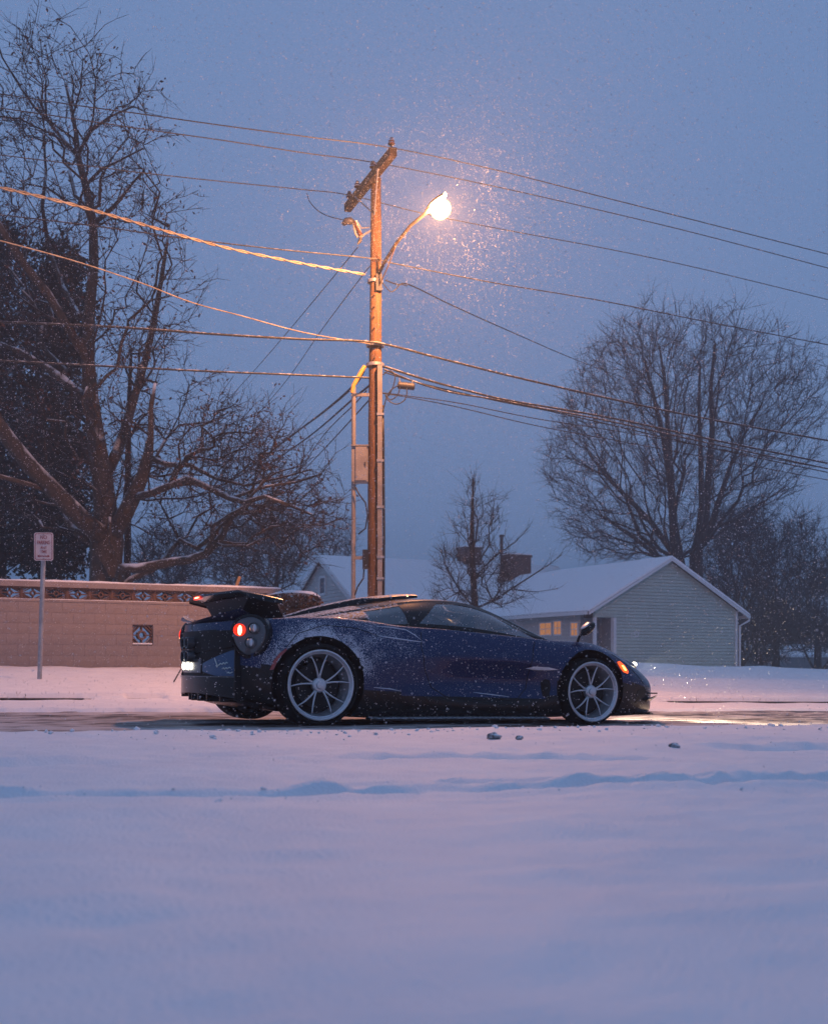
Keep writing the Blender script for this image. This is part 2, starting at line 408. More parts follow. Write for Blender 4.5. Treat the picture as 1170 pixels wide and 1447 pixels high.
mb = MB(); mb.box((w0, -.03, ztop+.0), (w1, .22, ztop+.04)); mb.build('ledge', M['block'], wall)
snow_strip('snow_ledge', w0, w1, -.03, .05, ztop+.041, .018, wall)
mb = MB(); mb.box((w0, -.05, ztop+.273), (w1, .25, ztop+.372)); mb.build('cap', M['block'], wall)
snow_strip('snow_cap', w0, w1, -.05, .25, ztop+.373, .04, wall)

# ------------------------------------------------------------------ traffic sign
sg_s, sg_z = on_t(56, 960, 20.2)
sb = st(sg_s, 20.2, float(gz(sg_s, 20.2))-.03)
Ysg = sb.y
sign = empty('parking_sign', sb, R(4))
tag(sign, 'white and red NO PARKING ANY TIME sign on a grey post before the block wall', 'sign')
ht = (960-756)/F*Ysg + .05; lean = .075
mb = MB(); P = []
for i in range(9):
    zz = -.3+(ht-.02+.3)*i/8; xx = lean*zz/ht
    P.append([(xx-.038, .02, zz), (xx-.03, -.004, zz), (xx-.014, -.012, zz), (xx+.014, -.012, zz), (xx+.03, -.004, zz), (xx+.038, .02, zz), (xx+.02, .025, zz), (xx-.02, .025, zz)])
mb.grid(P, 0, True); mb.build('post', M['galv'], sign)
sw, shh = .305, .455; szc = ht - shh/2; sxc = lean
def rrect(w, h, r, n=5):
    out = []
    for cx, cz, a0 in ((w/2-r, h/2-r, 0), (-w/2+r, h/2-r, 90), (-w/2+r, -h/2+r, 180), (w/2-r, -h/2+r, 270)):
        out += [(cx+r*math.cos(R(a0+90*i/n)), cz+r*math.sin(R(a0+90*i/n))) for i in range(n+1)]
    return out
def plate(mb, outl, y0, y1, ox, oz):
    n = len(outl); vs = [(ox+x, y0, oz+z) for x, z in outl] + [(ox+x, y1, oz+z) for x, z in outl]
    mb.add(vs, [tuple(range(n))[::-1], tuple(range(n, 2*n))] + [(i, (i+1) % n, n+(i+1) % n, n+i) for i in range(n)])
mb = MB(); plate(mb, rrect(sw, shh, .035), -.020, -.016, sxc, szc); pl = mb.build('sign_plate', M['sign'], sign)
o1, o2 = rrect(sw-.03, shh-.03, .028), rrect(sw-.048, shh-.048, .022)
mb = MB(); n = len(o1); vs = [(sxc+x, -.0225, szc+z) for x, z in o1] + [(sxc+x, -.0225, szc+z) for x, z in o2]
mb.add(vs, [(i, (i+1) % n, n+(i+1) % n, n+i) for i in range(n)]); bo = mb.build('border', M['sign_red'], pl)
def text(body, size, loc, mt, parent, rot=(R(90),0,0), name='lettering', sx=1., shear=0.):
    cu = bpy.data.curves.new(name, 'FONT'); cu.body = body; cu.size = size; cu.align_x = 'CENTER'; cu.align_y = 'CENTER'; cu.shear = shear
    cu.extrude = .0006; cu.offset = size*.012
    t = bpy.data.objects.new(name, cu); C.objects.link(t); bpy.context.view_layer.update()
    me = bpy.data.meshes.new_from_object(t.evaluated_get(bpy.context.evaluated_depsgraph_get())); bpy.data.objects.remove(t)
    me.materials.clear(); me.materials.append(mt)
    o = bpy.data.objects.new(name, me); C.objects.link(o); o.parent = parent; o.location = loc; o.rotation_euler = rot; o.scale = (sx, 1, 1)
    return o
for body, dz, sz, k in (('NO', .148, .085, .8), ('PARKING', .063, .085, .58), ('ANY', -.02, .062, .8), ('TIME', -.085, .062, .8)):
    text(body, sz, (sxc, -.0235, szc+dz), M['sign_red'], pl, sx=k)
mb = MB(); zz = szc-.155
mb.add([(sxc-.105,-.0235,zz),(sxc-.065,-.0235,zz+.022),(sxc-.065,-.0235,zz-.022)], [(0,1,2)]); mb.add([(sxc+.105,-.0235,zz),(sxc+.065,-.0235,zz-.022),(sxc+.065,-.0235,zz+.022)], [(0,1,2)])
mb.add([(sxc-.07,-.0235,zz-.008),(sxc+.07,-.0235,zz-.008),(sxc+.07,-.0235,zz+.008),(sxc-.07,-.0235,zz+.008)], [(0,1,2,3)])
mb.build('arrow', M['sign_red'], pl)
for dz in (.19, -.195):
    mb = MB(); mb.ell((sxc, -.024, szc+dz), (.012, .006, .012), 8, 6); mb.build('bolt', M['galv'], sign)
# ------------------------------------------------------------------ houses
def lap(mb, fx, z0, z1, h=.126, proud=.024):
    # rows of lapped boards; fx(z) -> list of (a, b) spans along the wall; wall lies in local y=0 facing -y
    z = z0
    while z < z1-.01:
        zt = min(z+h, z1); zg = min(z+.022, zt)
        for (a, b), (a1, b1), (a2, b2) in zip(fx(z), fx(zg), fx(zt)):
            if b-a < .02: continue
            mb.add([(a, .012, z), (b, .012, z), (b1, .012, zg), (a1, .012, zg), (a1, -proud, zg), (b1, -proud, zg), (b2, -proud*.35, zt), (a2, -proud*.35, zt), (a2, .012, zt), (b2, .012, zt)], [(0,1,2,3), (3,2,5,4), (4,5,6,7), (7,6,9,8)])
        z = zt
def place(mb, Mx):
    mb.v = [tuple(Mx @ Vector(p)) for p in mb.v]; return mb
def roof_slab(mb, a, b, c, d_, th, m=0):
    a, b, c, d_ = map(Vector, (a, b, c, d_)); n = (b-a).cross(d_-a).normalized()
    if n.z < 0: n = -n
    vs = [a, b, c, d_, a+n*th, b+n*th, c+n*th, d_+n*th]
    mb.add(vs, [(0,3,2,1),(4,5,6,7),(0,1,5,4),(1,2,6,5),(2,3,7,6),(3,0,4,7)], m)
m, nt, p = nodes('brick_courses')
tcn = N(nt, 'ShaderNodeTexCoord'); mp = N(nt, 'ShaderNodeMapping'); mp.inputs['Rotation'].default_value = (R(90), 0, R(35)); nt.links.new(tcn.outputs['Object'], mp.inputs[0])
bt = N(nt, 'ShaderNodeTexBrick'); nt.links.new(mp.outputs[0], bt.inputs[0])
bt.inputs['Color1'].default_value = (.12,.055,.045,1); bt.inputs['Color2'].default_value = (.075,.04,.036,1); bt.inputs['Mortar'].default_value = (.16,.13,.12,1)
bt.inputs['Scale'].default_value = 2.2; bt.inputs['Mortar Size'].default_value = .018
nt.links.new(bt.outputs[0], p.inputs['Base Color']); p.inputs['Roughness'].default_value = .9
M['brick'] = m
def chimney(parent, x, y, w, d, z0, z1, flue=None):
    mb = MB(); mb.box((x-w/2, y-d/2, z0), (x+w/2, y+d/2, z1-.16)); ch = mb.build('chimney', M['brick'], parent)
    mb = MB(); mb.box((x-w/2-.04, y-d/2-.04, z1-.159), (x+w/2+.04, y+d/2+.04, z1-.04)); mb.build('chimney_crown', M['brick'], ch)
    mb = MB(); mb.box((x-w/2-.03, y-d/2-.03, z1-.039), (x+w/2+.03, y+d/2+.03, z1+.03)); mb.build('snow_cap', M['snow_cap'], ch)
    if flue: mb = MB(); mb.tube([(flue[0], flue[1], z0), (flue[0], flue[1], flue[2]-.12)], .08, 10); mb.tube([(flue[0], flue[1], flue[2]-.12), (flue[0], flue[1], flue[2])], .11, 10); mb.build('flue', M['dark_metal'], ch)

# house with the cream gable, right
HB = .18
h1 = empty('gabled_house', (6.5, 45, HB), TH)
tag(h1, 'cream clapboard house with snowy gable roof and warm lit windows', 'house')
EZ, RZ, WR, LR = 2.58-HB, 4.74-HB, 7.8, 17.5
xm = WR/2; slope = (RZ-EZ)/xm
def rz(x): return RZ - abs(x-xm)*slope
px0, px1, wl, wr = 1.33, 7.35, .45, 7.35
top_w = lambda x: rz(x)-.03
def spans(z):
    out_a, out_b = wl, wr
    if z > rz(wl)-.05:
        k = (z+.05-EZ)/slope; out_a = max(wl, k); out_b = min(wr, WR-k)
    if z < 2.22: out_a = max(out_a, px0)
    return [(out_a, max(out_a, out_b))]
mb = MB(); lap(mb, spans, -.2, RZ-.06); place(mb, Matrix.Translation((0, .25, 0)))
tag(mb.build('gable_siding', M['siding'], h1), kind='stuff')
mb = MB(); mb.box((px0, .264, -.3), (wr, .40, 2.2)); mb.box((wl, .264, 2.205), (wr, .40, rz(wl)-.06))
mb.add([(wl, .264, rz(wl)-.061), (wr, .264, rz(wl)-.061), (xm, .264, RZ-.07), (wl, .4, rz(wl)-.061), (wr, .4, rz(wl)-.061), (xm, .4, RZ-.07)], [(0,1,2),(5,4,3)])
mb.build('gable_wall', M['siding'], h1)
mb = MB(); mb.box((px0-.05, .2, -.3), (px0+.07, .39, 2.2)); mb.build('corner_board', M['trim'], h1)
mb = MB(); mb.box((wr-.08, .2, -.3), (wr+.03, .39, rz(wr)-.08)); mb.build('corner_board', M['trim'], h1)
for x0, x1, z0, z1 in ((0, xm, EZ, RZ), (WR, xm, EZ, RZ)):           # rake boards
    mb = MB(); vs = []
    for yy in (-.03, .02):
        vs += [(x0, yy, z0-.12), (x1, yy, z1-.12), (x1, yy, z1-.005), (x0, yy, z0-.005)]
    mb.add(vs, [(0,1,2,3),(7,6,5,4),(0,4,5,1),(2,6,7,3),(1,5,6,2),(3,7,4,0)]); mb.build('rake_board', M['trim'], h1)
mb = MB()
roof_slab(mb, (-.02, 0, EZ), (xm, 0, RZ), (xm, LR, RZ), (-.02, LR, EZ), .03); roof_slab(mb, (WR+.02, 0, EZ), (xm, 0, RZ), (xm, LR, RZ), (WR+.02, LR, EZ), .03)
rf = mb.build('roof', M['dark_metal'], h1)
mb = MB(); ov = .04
for sx in (0, 1):
    X = (lambda v: v) if sx == 0 else (lambda v: WR-v)
    P = []
    for i in range(25):
        f_ = i/24; row = []
        for j in range(31):
            g_ = j/30; hh = .05 + .04*float(fbm(np.array(f_*6.), np.array(g_*12.+sx*9), 3)); hh *= min(1, .55+f_*6)
            row.append((X(-.03+xm*f_ + (.03*f_)), -.02+(LR+.04)*g_, EZ+.035+(RZ-EZ)*f_+hh))
        P.append(row)
    mb.grid(P if sx == 0 else [r_[::-1] for r_ in P])
    mb.add([(X(-.03), -.02, EZ), (X(-.03), LR, EZ), P[0][-1], P[0][0]], [(0,1,2,3)])
    for i in range(24):
        a, b = P[i][0], P[i+1][0]
        mb.add([a, b, (b[0], -.02, EZ+(RZ-EZ)*(i+1)/24), (a[0], -.02, EZ+(RZ-EZ)*i/24)], [(0,1,2,3)])
mb.build('roof_snow', M['snow_cap'], rf, smooth=True, angle=40)
mb = MB(); mb.box((-.13, .05, EZ-.11), (-.025, LR, EZ+.0)); mb.build('gutter', M['trim'], h1)
mb = MB(); mb.box((WR+.025, .05, EZ-.11), (WR+.13, LR, EZ+.0)); mb.build('gutter', M['trim'], h1)
mb = MB(); mb.tube([(WR+.08,.1,EZ-.1),(WR+.08,.1,EZ-.2),(wr+.09,.15,EZ-.42),(wr+.09,.15,-.2)], .045, 8); mb.build('downpipe', M['trim'], h1)
# side wall under the eave, porch recess
mb = MB(); lap(mb, lambda z: [(0, 16.2)], -.2, EZ-.08); place(mb, Matrix.Translation((wl, 17.4, 0)) @ Matrix.Rotation(R(-90), 4, 'Z'))
tag(mb.build('side_siding', M['siding2'], h1), kind='stuff')
mb = MB(); mb.box((wl+.014, 1.2, -.3), (wl+.15, 17.4, EZ-.05)); mb.build('side_wall', M['siding2'], h1)
mb = MB(); mb.box((wl, 1.05, -.3), (px0, 1.19, 2.2)); mb.box((px0-.0, .4, -.3), (px0+.12, 1.05, 2.2)); mb.build('porch_wall', M['dark_wall'], h1)
mb = MB(); mb.box((wl-.02, .27, -.3), (wl+.09, .38, 2.2)); mb.build('porch_post', M['trim'], h1)
mb = MB(); mb.box((wl, 17.25, -.3), (wr, 17.4, EZ)); mb.box((wr-.15, .4, -.3), (wr, 17.25, EZ-.05)); mb.add([(wl, 17.4, EZ), (wr, 17.4, EZ), (xm, 17.4, RZ-.05)], [(0,1,2)]); mb.build('back_wall', M['siding2'], h1)
for zc, r_ in ((1.72, .10), (.95, .16)):
    mb = MB(); mb.box((.88-r_*.6, 1.0, zc-r_), (.88+r_*.6, 1.048, zc+r_)); mb.build('wall_lamp' if r_ < .12 else 'mailbox', M['dark_metal'], h1)
for y0, y1, z0, z1 in ((3.13, 3.94, 1.62, 2.08), (2.44, 2.93, 1.62, 2.12), (1.33, 1.75, 1.55, 2.02)):
    w_ = empty('window', (wl-.03, (y0+y1)/2, (z0+z1)/2), 0, h1); hy, hz = (y1-y0)/2, (z1-z0)/2
    mb = MB(); mb.box((-.005, -hy, -hz), (.012, hy, hz)); mb.build('blind', M['lit'], w_)
    mb = MB()
    for a, b, c_, d_ in ((-hy-.06, hy+.06, hz, hz+.06), (-hy-.06, hy+.06, -hz-.06, -hz), (-hy-.06, -hy, -hz, hz), (hy, hy+.06, -hz, hz)): mb.box((-.03, a, c_), (.02, b, d_))
    mb.box((-.022, -hy, -.015), (-.007, hy, .015)); mb.box((-.02, -.012, -hz), (-.008, .012, hz)); mb.build('frame', M['trim'], w_)
chimney(h1, xm, 11.3, 1.15, .75, EZ+1.2, 5.80-HB, flue=(xm-.62, 11.62, 6.72-HB))
# house number
text('157', .30, (px0+.95, .224, 1.55), M['trim'], h1, name='house_number')

# pale house behind the wall
h2 = empty('gabled_house', (-4.49, 60, .3), TH)
tag(h2, 'pale grey house with dark gable window seen between pole and bush', 'house')
RZ2, HW, EZ2, LX = 5.9-.3, 5.0, 3.0-.3, 13.5
sl2 = (RZ2-EZ2)/HW
def sp2(z):
    k = HW if z < EZ2 else max(0, HW-(z-EZ2)/sl2-.05)
    return [(-min(k, HW-.35), min(k, HW-.35))]
mb = MB(); lap(mb, sp2, -.3, RZ2-.05, .17, .025); place(mb, Matrix.Rotation(R(-90), 4, 'Z'))
tag(mb.build('gable_siding', M['siding2'], h2), kind='stuff')
mb = MB(); mb.box((.014, -HW+.4, -.5), (LX, HW-.4, EZ2)); mb.add([(.014, -HW+.4, EZ2+.001), (.014, HW-.4, EZ2+.001), (.014, 0, RZ2-.1), (LX, -HW+.4, EZ2+.001), (LX, HW-.4, EZ2+.001), (LX, 0, RZ2-.1)], [(0,2,1),(3,4,5)]); mb.build('wall', M['siding2'], h2)
mb = MB(); roof_slab(mb, (-.25, -HW, EZ2), (-.25, 0, RZ2), (LX+.3, 0, RZ2), (LX+.3, -HW, EZ2), .05); roof_slab(mb, (-.25, HW, EZ2), (-.25, 0, RZ2), (LX+.3, 0, RZ2), (LX+.3, HW, EZ2), .05); rf2 = mb.build('roof', M['dark_metal'], h2)
mb = MB(); roof_slab(mb, (-.27, -HW-.05, EZ2+.06), (-.27, 0, RZ2+.06), (LX+.32, 0, RZ2+.06), (LX+.32, -HW-.05, EZ2+.06), .12); roof_slab(mb, (-.27, HW+.05, EZ2+.06), (-.27, 0, RZ2+.06), (LX+.32, 0, RZ2+.06), (LX+.32, HW+.05, EZ2+.06), .12); mb.build('roof_snow', M['snow_cap'], rf2)
for sgn in (-1, 1):
    mb = MB(); vs = []
    for xx in (-.28, -.23): vs += [(xx, 0, RZ2-.15), (xx, sgn*HW, EZ2-.15), (xx, sgn*HW, EZ2+.05), (xx, 0, RZ2+.05)]
    mb.add(vs, [(0,1,2,3),(7,6,5,4),(0,4,5,1),(2,6,7,3)]); mb.build('rake_board', M['trim'], h2)
w_ = empty('window', (-.03, 0, 4.25), 0, h2)
mb = MB(); mb.box((-.01, -.3, -.38), (.01, .3, .38)); mb.build('pane', M['glass_dark'], w_)
mb = MB()
for a, b, c_, d_ in ((-.4,.4,.38,.48), (-.4,.4,-.48,-.38), (-.4,-.3,-.38,.38), (.3,.4,-.38,.38)): mb.box((-.04, a, c_), (.02, b, d_))
mb.build('frame', M['trim'], w_)
chimney(h2, 8.3, 0, 1.0, .8, RZ2-.5, 6.85-.3)

# small far buildings beyond the thicket
for (pa, pb, ye, yr, Y, lab) in ((1098, 1200, 928, 912, 88, 'far low snow-roofed shed at the right edge beyond the thicket'), (1045, 1092, 918, 906, 80, 'small far shed roof beside the cream house corner')):
    o = empty('shed', at((pa+pb)/2, 946, Y), R(10)); tag(o, lab, 'shed')
    w_ = (pb-pa)/F*Y/2; ze = (945-ye)/F*Y; zr = (945-yr)/F*Y
    mb = MB(); mb.box((-w_+.3, 0, -.6), (w_-.3, 4, ze)); mb.build('wall', M['dark_wall'], o)
    mb = MB(); roof_slab(mb, (-w_, -.3, ze+.01), (w_, -.3, ze+.01), (w_, 2, zr), (-w_, 2, zr), .15); roof_slab(mb, (-w_, 4.3, ze+.01), (w_, 4.3, ze+.01), (w_, 2, zr), (-w_, 2, zr), .15); mb.build('roof', M['snow_cap'], o)

# ------------------------------------------------------------------ utility pole
PY = 21.0
PX = (529.5-CX)/F*PY
pbz = float(gz(Vector((PX, PY, 0)).dot(U), Vector((PX, PY, 0)).dot(L)))
pole = empty('utility_pole', (PX, PY, pbz)); tag(pole, 'tall weathered wooden utility pole with a crossarm behind the car', 'utility pole')
def pz(py, Y=PY): return EYE-(py-CY)/F*Y - pbz
def pxx(px, Y=PY): return (px-CX)/F*Y - PX
mb = MB(); pts = []; rs = []
for i in range(26):
    f_ = i/25; zz = -1+(pz(252)+1)*f_; pts.append((.018*f_+.006*math.sin(f_*9), 0, zz)); rs.append(.150-.062*f_+.002*math.sin(i*2.3))
mb.tube(pts, rs, 20); mb.build('shaft', M['wood'], pole, smooth=True, angle=50)
A0 = at(491, 294, 22.25) - Vector((PX, PY, pbz)); A1 = at(556, 214, 19.8) - Vector((PX, PY, pbz))
zc_ = (A0.z+A1.z)/2; A0.z = A1.z = zc_
ad = (A1-A0).normalized(); an = Vector((-ad.y, ad.x, 0))
off = an*0.0
shift = -(A0+A1)/2*0
mid = A0 + ad*((Vector((0,0,0))-A0).dot(ad)); dev = Vector((mid.x, mid.y, 0))
Mx = Matrix((( ad.x, an.x, 0, A0.x), (ad.y, an.y, 0, A0.y), (0, 0, 1, zc_), (0,0,0,1)))
AL = (A1-A0).length
mb = MB(); mb.box((0, -.06, -.07), (AL, .06, .07), M=Mx); mb.build('crossarm', M['arm_wood'], pole)
for a in (.12, .62, 1.52, AL-.10):
    mb = MB(); Mi = Mx @ Matrix.Translation((a, 0, .07))
    mb.lathe([(.0,0),(.014,0),(.014,.07),(.055,.08),(.06,.10),(.04,.12),(.052,.14),(.035,.16),(.03,.19),(0,.20)], 12, Mi); mb.build('insulator', M['insulator'], pole, smooth=True, angle=40)
for sgn in (-.65, .65):
    mb = MB(); q = Mx @ Vector((( -A0).dot(ad)+sgn, -.07, -.06)); mb.tube([q, Vector((0, -.09, zc_-.62))], .014, 5); mb.build('brace', M['galv'], pole)
# standoff conduit, brackets and sleeve at the left; conduit up the front
cxx = pxx(500); 
mb = MB(); mb.tube([(cxx-.01, -.03, -.4), (cxx, -.03, pz(548))], .040, 10); mb.build('conduit', M['grey_paint'], pole, smooth=True, angle=40)
for py in (558, 788):
    mb = MB(); mb.box((cxx-.04, -.055, pz(py)-.035), (-.05, -.015, pz(py)+.02)); mb.build('bracket', M['grey_paint'], pole)
mb = MB(); mb.tube([(pxx(498), -.04, pz(556)), (pxx(500), -.05, pz(545)), (pxx(512), -.04, pz(524)), (pxx(516), -.03, pz(518))], .037, 8); tag(mb.build('cable_sleeve', M['yellow'], pole, smooth=True, angle=40), 'bright yellow cable sleeve')
mb = MB(); mb.box((pxx(534), -.20, -.3), (pxx(540.5), -.115, pz(520))); mb.build('conduit', M['grey_paint'], pole)
mb = MB(); mb.tube([(pxx(541), -.13, -.2), (pxx(543), -.13, pz(760)), (pxx(542.5), -.13, pz(700)), (pxx(542), -.13, pz(620)), (pxx(541), -.13, pz(575))], .022, 8); mb.build('riser_cable', M['rubber'], pole, smooth=True)
for py in (590, 655, 720, 790, 820):
    mb = MB(); mb.box((pxx(533), -.21, pz(py)), (pxx(543), -.10, pz(py)+.04)); mb.build('strap', M['galv'], pole)
for py, r_ in ((488, .145), (516, .147), (398, .125)):
    mb = MB(); mb.lathe([(r_, -.03), (r_+.012, -.025), (r_+.012, .025), (r_, .03)], 20, Matrix.Translation((.01, 0, pz(py)))); mb.build('pole_band', M['galv'], pole)
for py in (420, 436, 450, 466, 508): mb = MB(); mb.tube([(0, -.11, pz(py)), (0, -.15, pz(py))], .012, 6); mb.build('bolt', M['dark_metal'], pole)
mb = MB(); mb.box((pxx(513), -.18, pz(805)), (pxx(521), -.1, pz(778))); mb.build('ground_clamp_box', M['rubber'], pole)
for pts in ([(503,690),(508,700),(517,712),(520,730),(517,748),(507,756)], [(515,805),(514,818),(506,830),(502,842)]):
    mb = MB(); mb.tube([(pxx(a), -.14, pz(b)) for a, b in pts], .014, 6); mb.build('cable_loop', M['rubber'], pole, smooth=True)

# metal cabinet on the pole
bx = empty('utility_cabinet', (PX+pxx(509), PY-.02, pbz+pz(657)), R(0)); tag(bx, 'small grey metal cabinet fixed to the left of the wooden pole', 'cabinet')
hw, hh = (520-497)/F*PY/2, (682-632)/F*PY/2
mb = MB(); mb.box((-hw, -.10, -hh), (hw, .16, hh)); mb.build('case', M['grey_paint'], bx)
mb = MB(); mb.box((-hw+.07, -.122, -hh+.02), (hw-.02, -.101, hh-.015)); mb.build('cabinet_door', M['grey_paint'], bx)
mb = MB(); mb.box((-hw-.01, -.13, hh), (hw+.01, .17, hh+.02)); mb.build('lid', M['grey_paint'], bx)
mb = MB(); mb.box((hw-.06, -.135, -.04), (hw-.04, -.123, .03)); mb.build('handle', M['dark_metal'], bx)

# cut-out fuse on its bracket
fs = empty('fuse_cutout', (PX, PY, pbz)); tag(fs, 'brown porcelain fuse cut-out on a bracket left of the pole top', 'fuse')
fp = lambda a, b, dy=0.: Vector((pxx(a), -.12+dy, pz(b)))
mb = MB(); mb.tube([fp(525,326,.1), fp(516,334), fp(509,340)], .018, 6); mb.tube([fp(522,322,.1), fp(512,326), fp(506,318)], .013, 6); mb.build('bracket', M['galv'], fs)
mb = MB(); q = [fp(511,338), fp(508,331), fp(505,324), fp(502,317)]
mb.tube([q[0].lerp(q[-1], i/12) for i in range(13)], [.028 if i % 2 else .05 for i in range(13)], 10); mb.build('insulator', M['insulator'], fs, smooth=True)
mb = MB(); mb.tube([fp(499,316), fp(503,334), fp(506,339)], .02, 8); mb.build('fuse_tube', M['grey_paint'], fs)
mb = MB(); mb.tube([fp(485,321), fp(490,316), fp(496,316), fp(501,317)], [.03,.06,.065,.03], 10); mb.build('arrester', M['dark_metal'], fs, smooth=True)
mb = MB(); mb.tube([fp(511,339), fp(509,344), fp(506,349)], [.02,.035,.01], 8); mb.build('clamp', M['dark_metal'], fs)

# street lamp on its arm
LP = Vector((.40, 19.04, 7.74))
lamp = empty('street_lamp', (PX, PY, pbz)); tag(lamp, 'glowing orange street lamp on a curved arm from the wooden pole', 'street lamp')
o0 = Vector((PX, PY, pbz)); ldir = (LP-o0); ldir.z = 0; ldir.normalize()
zb_ = pz(393)
pts = [ldir*.12+Vector((0,0,zb_)), ldir*.35+Vector((0,0,zb_+.16)), ldir*.8+Vector((0,0,zb_+.36)), ldir*1.3+Vector((0,0,zb_+.50)), ldir*1.75+Vector((0,0,LP.z-pbz+.05)), ldir*2.0+Vector((0,0,LP.z-pbz+.07))]
mb = MB(); mb.tube(pts, .028, 10); mb.build('arm', M['arm_wood'], lamp, smooth=True)
mb = MB(); mb.tube([ldir*.12+Vector((0,0,zb_-.22)), ldir*.5+Vector((0,0,zb_+.06)), ldir*.8+Vector((0,0,zb_+.345))], .012, 6); mb.build('arm_brace', M['arm_wood'], lamp)
mb = MB(); mb.box((.03,-.16,zb_-.26), (.13,-.08,zb_+.03)); mb.build('arm_bracket', M['dark_metal'], lamp)
hz_ = math.atan2(ldir.y, ldir.x); c_ = LP-o0
Mh = Matrix.Translation(c_) @ Matrix.Rotation(hz_, 4, 'Z') @ Matrix.Rotation(R(-8), 4, 'Y')
mb = MB(); P = []
for i in range(13):
    f_ = i/12; xx = -.42+.62*f_; wv = .030+.055*math.sin(math.pi*min(1, f_*1.05))**.7; hv = .04+.05*math.sin(math.pi*min(1, f_*.9+.05))
    P.append([Mh @ Vector((xx, wv*math.cos(R(a)), .10+max(0, hv*math.sin(R(a))))) for a in range(0, 181, 15)])
mb.grid(P); mb.build('lamp_head', M['dark_metal'], lamp, smooth=True)
glow = bpy.data.materials.new('lamp_glass'); glow.use_nodes = True; gt = glow.node_tree; gt.nodes.clear()      # clear refractor, lit through
ga, gb, gc, gd = (gt.nodes.new(x) for x in ('ShaderNodeAddShader', 'ShaderNodeEmission', 'ShaderNodeBsdfTransparent', 'ShaderNodeOutputMaterial'))
gb.inputs[0].default_value = (1,.56,.13,1); gb.inputs[1].default_value = 3.2
gt.links.new(gb.outputs[0], ga.inputs[0]); gt.links.new(gc.outputs[0], ga.inputs[1]); gt.links.new(ga.outputs[0], gd.inputs[0])
mb = MB(); mb.ell(c_ + (Mh.to_3x3() @ Vector((.04,0,-.06))), (.19,.15,.145), 20, 12, M=Mh.to_3x3()); mb.build('lens', glow, lamp, smooth=True)
pl_ = bpy.data.lights.new('street_lamp_light', 'POINT'); pl_.energy = 2300; pl_.color = (1, .385, .145); pl_.shadow_soft_size = .13
plo = bpy.data.objects.new('street_lamp_light', pl_); C.objects.link(plo); plo.parent = lamp; plo.location = c_ + Vector((.02,0,-.07))

# ------------------------------------------------------------------ wires
def wire(name, label, pts, r, mt, depth='street', t=None, cat='cable', twist=0, group=None):
    P = []
    for i, q in enumerate(pts):
        if len(q) == 3: Y = q[2]
        else: Y = depth_on_t(q[0], t)
        P.append(at(q[0], q[1], Y))
    # Catmull-Rom through the points
    out = []
    for i in range(len(P)-1):
        p0, p1, p2, p3 = P[max(i-1,0)], P[i], P[i+1], P[min(i+2, len(P)-1)]
        n = 10
        for k in range(n):
            f_ = k/n
            out.append(.5*((2*p1)+(p2-p0)*f_+(2*p0-5*p1+4*p2-p3)*f_**2+(3*p1-p0-3*p2+p3)*f_**3))
    out.append(P[-1])
    mb = MB()
    if twist:
        # two strands laid round one another
        fine = []
        for i in range(len(out)-1):
            k = max(1, int((out[i+1]-out[i]).length/.05))
            fine += [out[i].lerp(out[i+1], j/k) for j in range(k)]
        for ph in (0, math.pi):
            q = []
            for i, p_ in enumerate(fine):
                a = i*.05*2*math.pi/twist+ph; q.append(p_+Vector((0, math.cos(a), math.sin(a)))*r*.8)
            mb.tube(q, r*.85, 5)
    else: mb.tube(out, r, 6)
    o = mb.build(name, mt, smooth=True); tag(o, label, cat, group); return o
tw = lambda a: (A0+ad*a).xy
PT = o0.dot(L)
tA = (o0+A1).dot(L); tB = (o0+A0+ad*1.52).dot(L); tC = (o0+A0+ad*.12).dot(L)
wire('power_line', 'topmost thin power line across the sky, over the pole top', [(-30,128),(110,149),(200,161),(320,178),(440,194),(554,209),(700,240),(850,278),(1000,316),(1200,367)], .0085, M['cable_snow'], t=tA)
wire('power_line', 'second power line from the top, on the middle of the crossarm', [(-30,148),(100,167),(200,182),(320,199),(430,216),(513,227),(600,243),(720,268),(860,300),(1000,334),(1200,387)], .0085, M['cable_snow'], t=tB)
wire('power_line', 'third power line, tied to the lower left crossarm end', [(-30,215),(130,235),(200,244),(320,257),(430,268),(495,276),(600,302),(720,326),(860,352),(1000,382),(1200,431)], .0085, M['cable_snow'], t=tC)
wire('neutral_wire', 'thin wire passing the pole just below the lamp arm', [(-30,300),(140,320),(270,338),(400,353),(523,365),(560,373),(700,400),(850,425),(1000,455),(1200,493)], .010, M['cable_snow'], t=PT-.16)
wire('service_cable', 'pale twisted cable shining orange at the upper left', [(-30,258,15.2),(80,283,16.4),(160,305,17.4),(240,328,18.3),(320,350,19.2),(420,371,20.2),(522,389,20.88)], .0165, M['cable_pale'], twist=.50)
wire('service_cable', 'thin pinkish cable slanting below the pale twisted one', [(-30,332,15.5),(100,367,17),(200,400,18.2),(270,427,19),(340,446,19.6),(430,470,20.3),(523,486,20.88)], .010, M['cable_pale'])
wire('telephone_cable', 'thick rimed cable crossing the pole above the yellow sleeve', [(-30,454),(160,462),(300,472),(420,479),(528,484),(620,506),(720,531),(860,563),(1000,592),(1200,628)], .019, M['cable_snow'], t=PT-.18)
wire('telephone_cable', 'rimed cable reaching the pole beside the yellow sleeve', [(-30,508),(160,518),(300,525),(400,529),(521,534)], .016, M['cable_snow'], t=PT-.14)
wire('telephone_cable', 'upper strand of the cable bundle running right from the pole', [(543,518),(600,536),(660,552),(720,566),(860,590),(1000,620),(1200,661)], .019, M['cable_snow'], t=PT-.15)
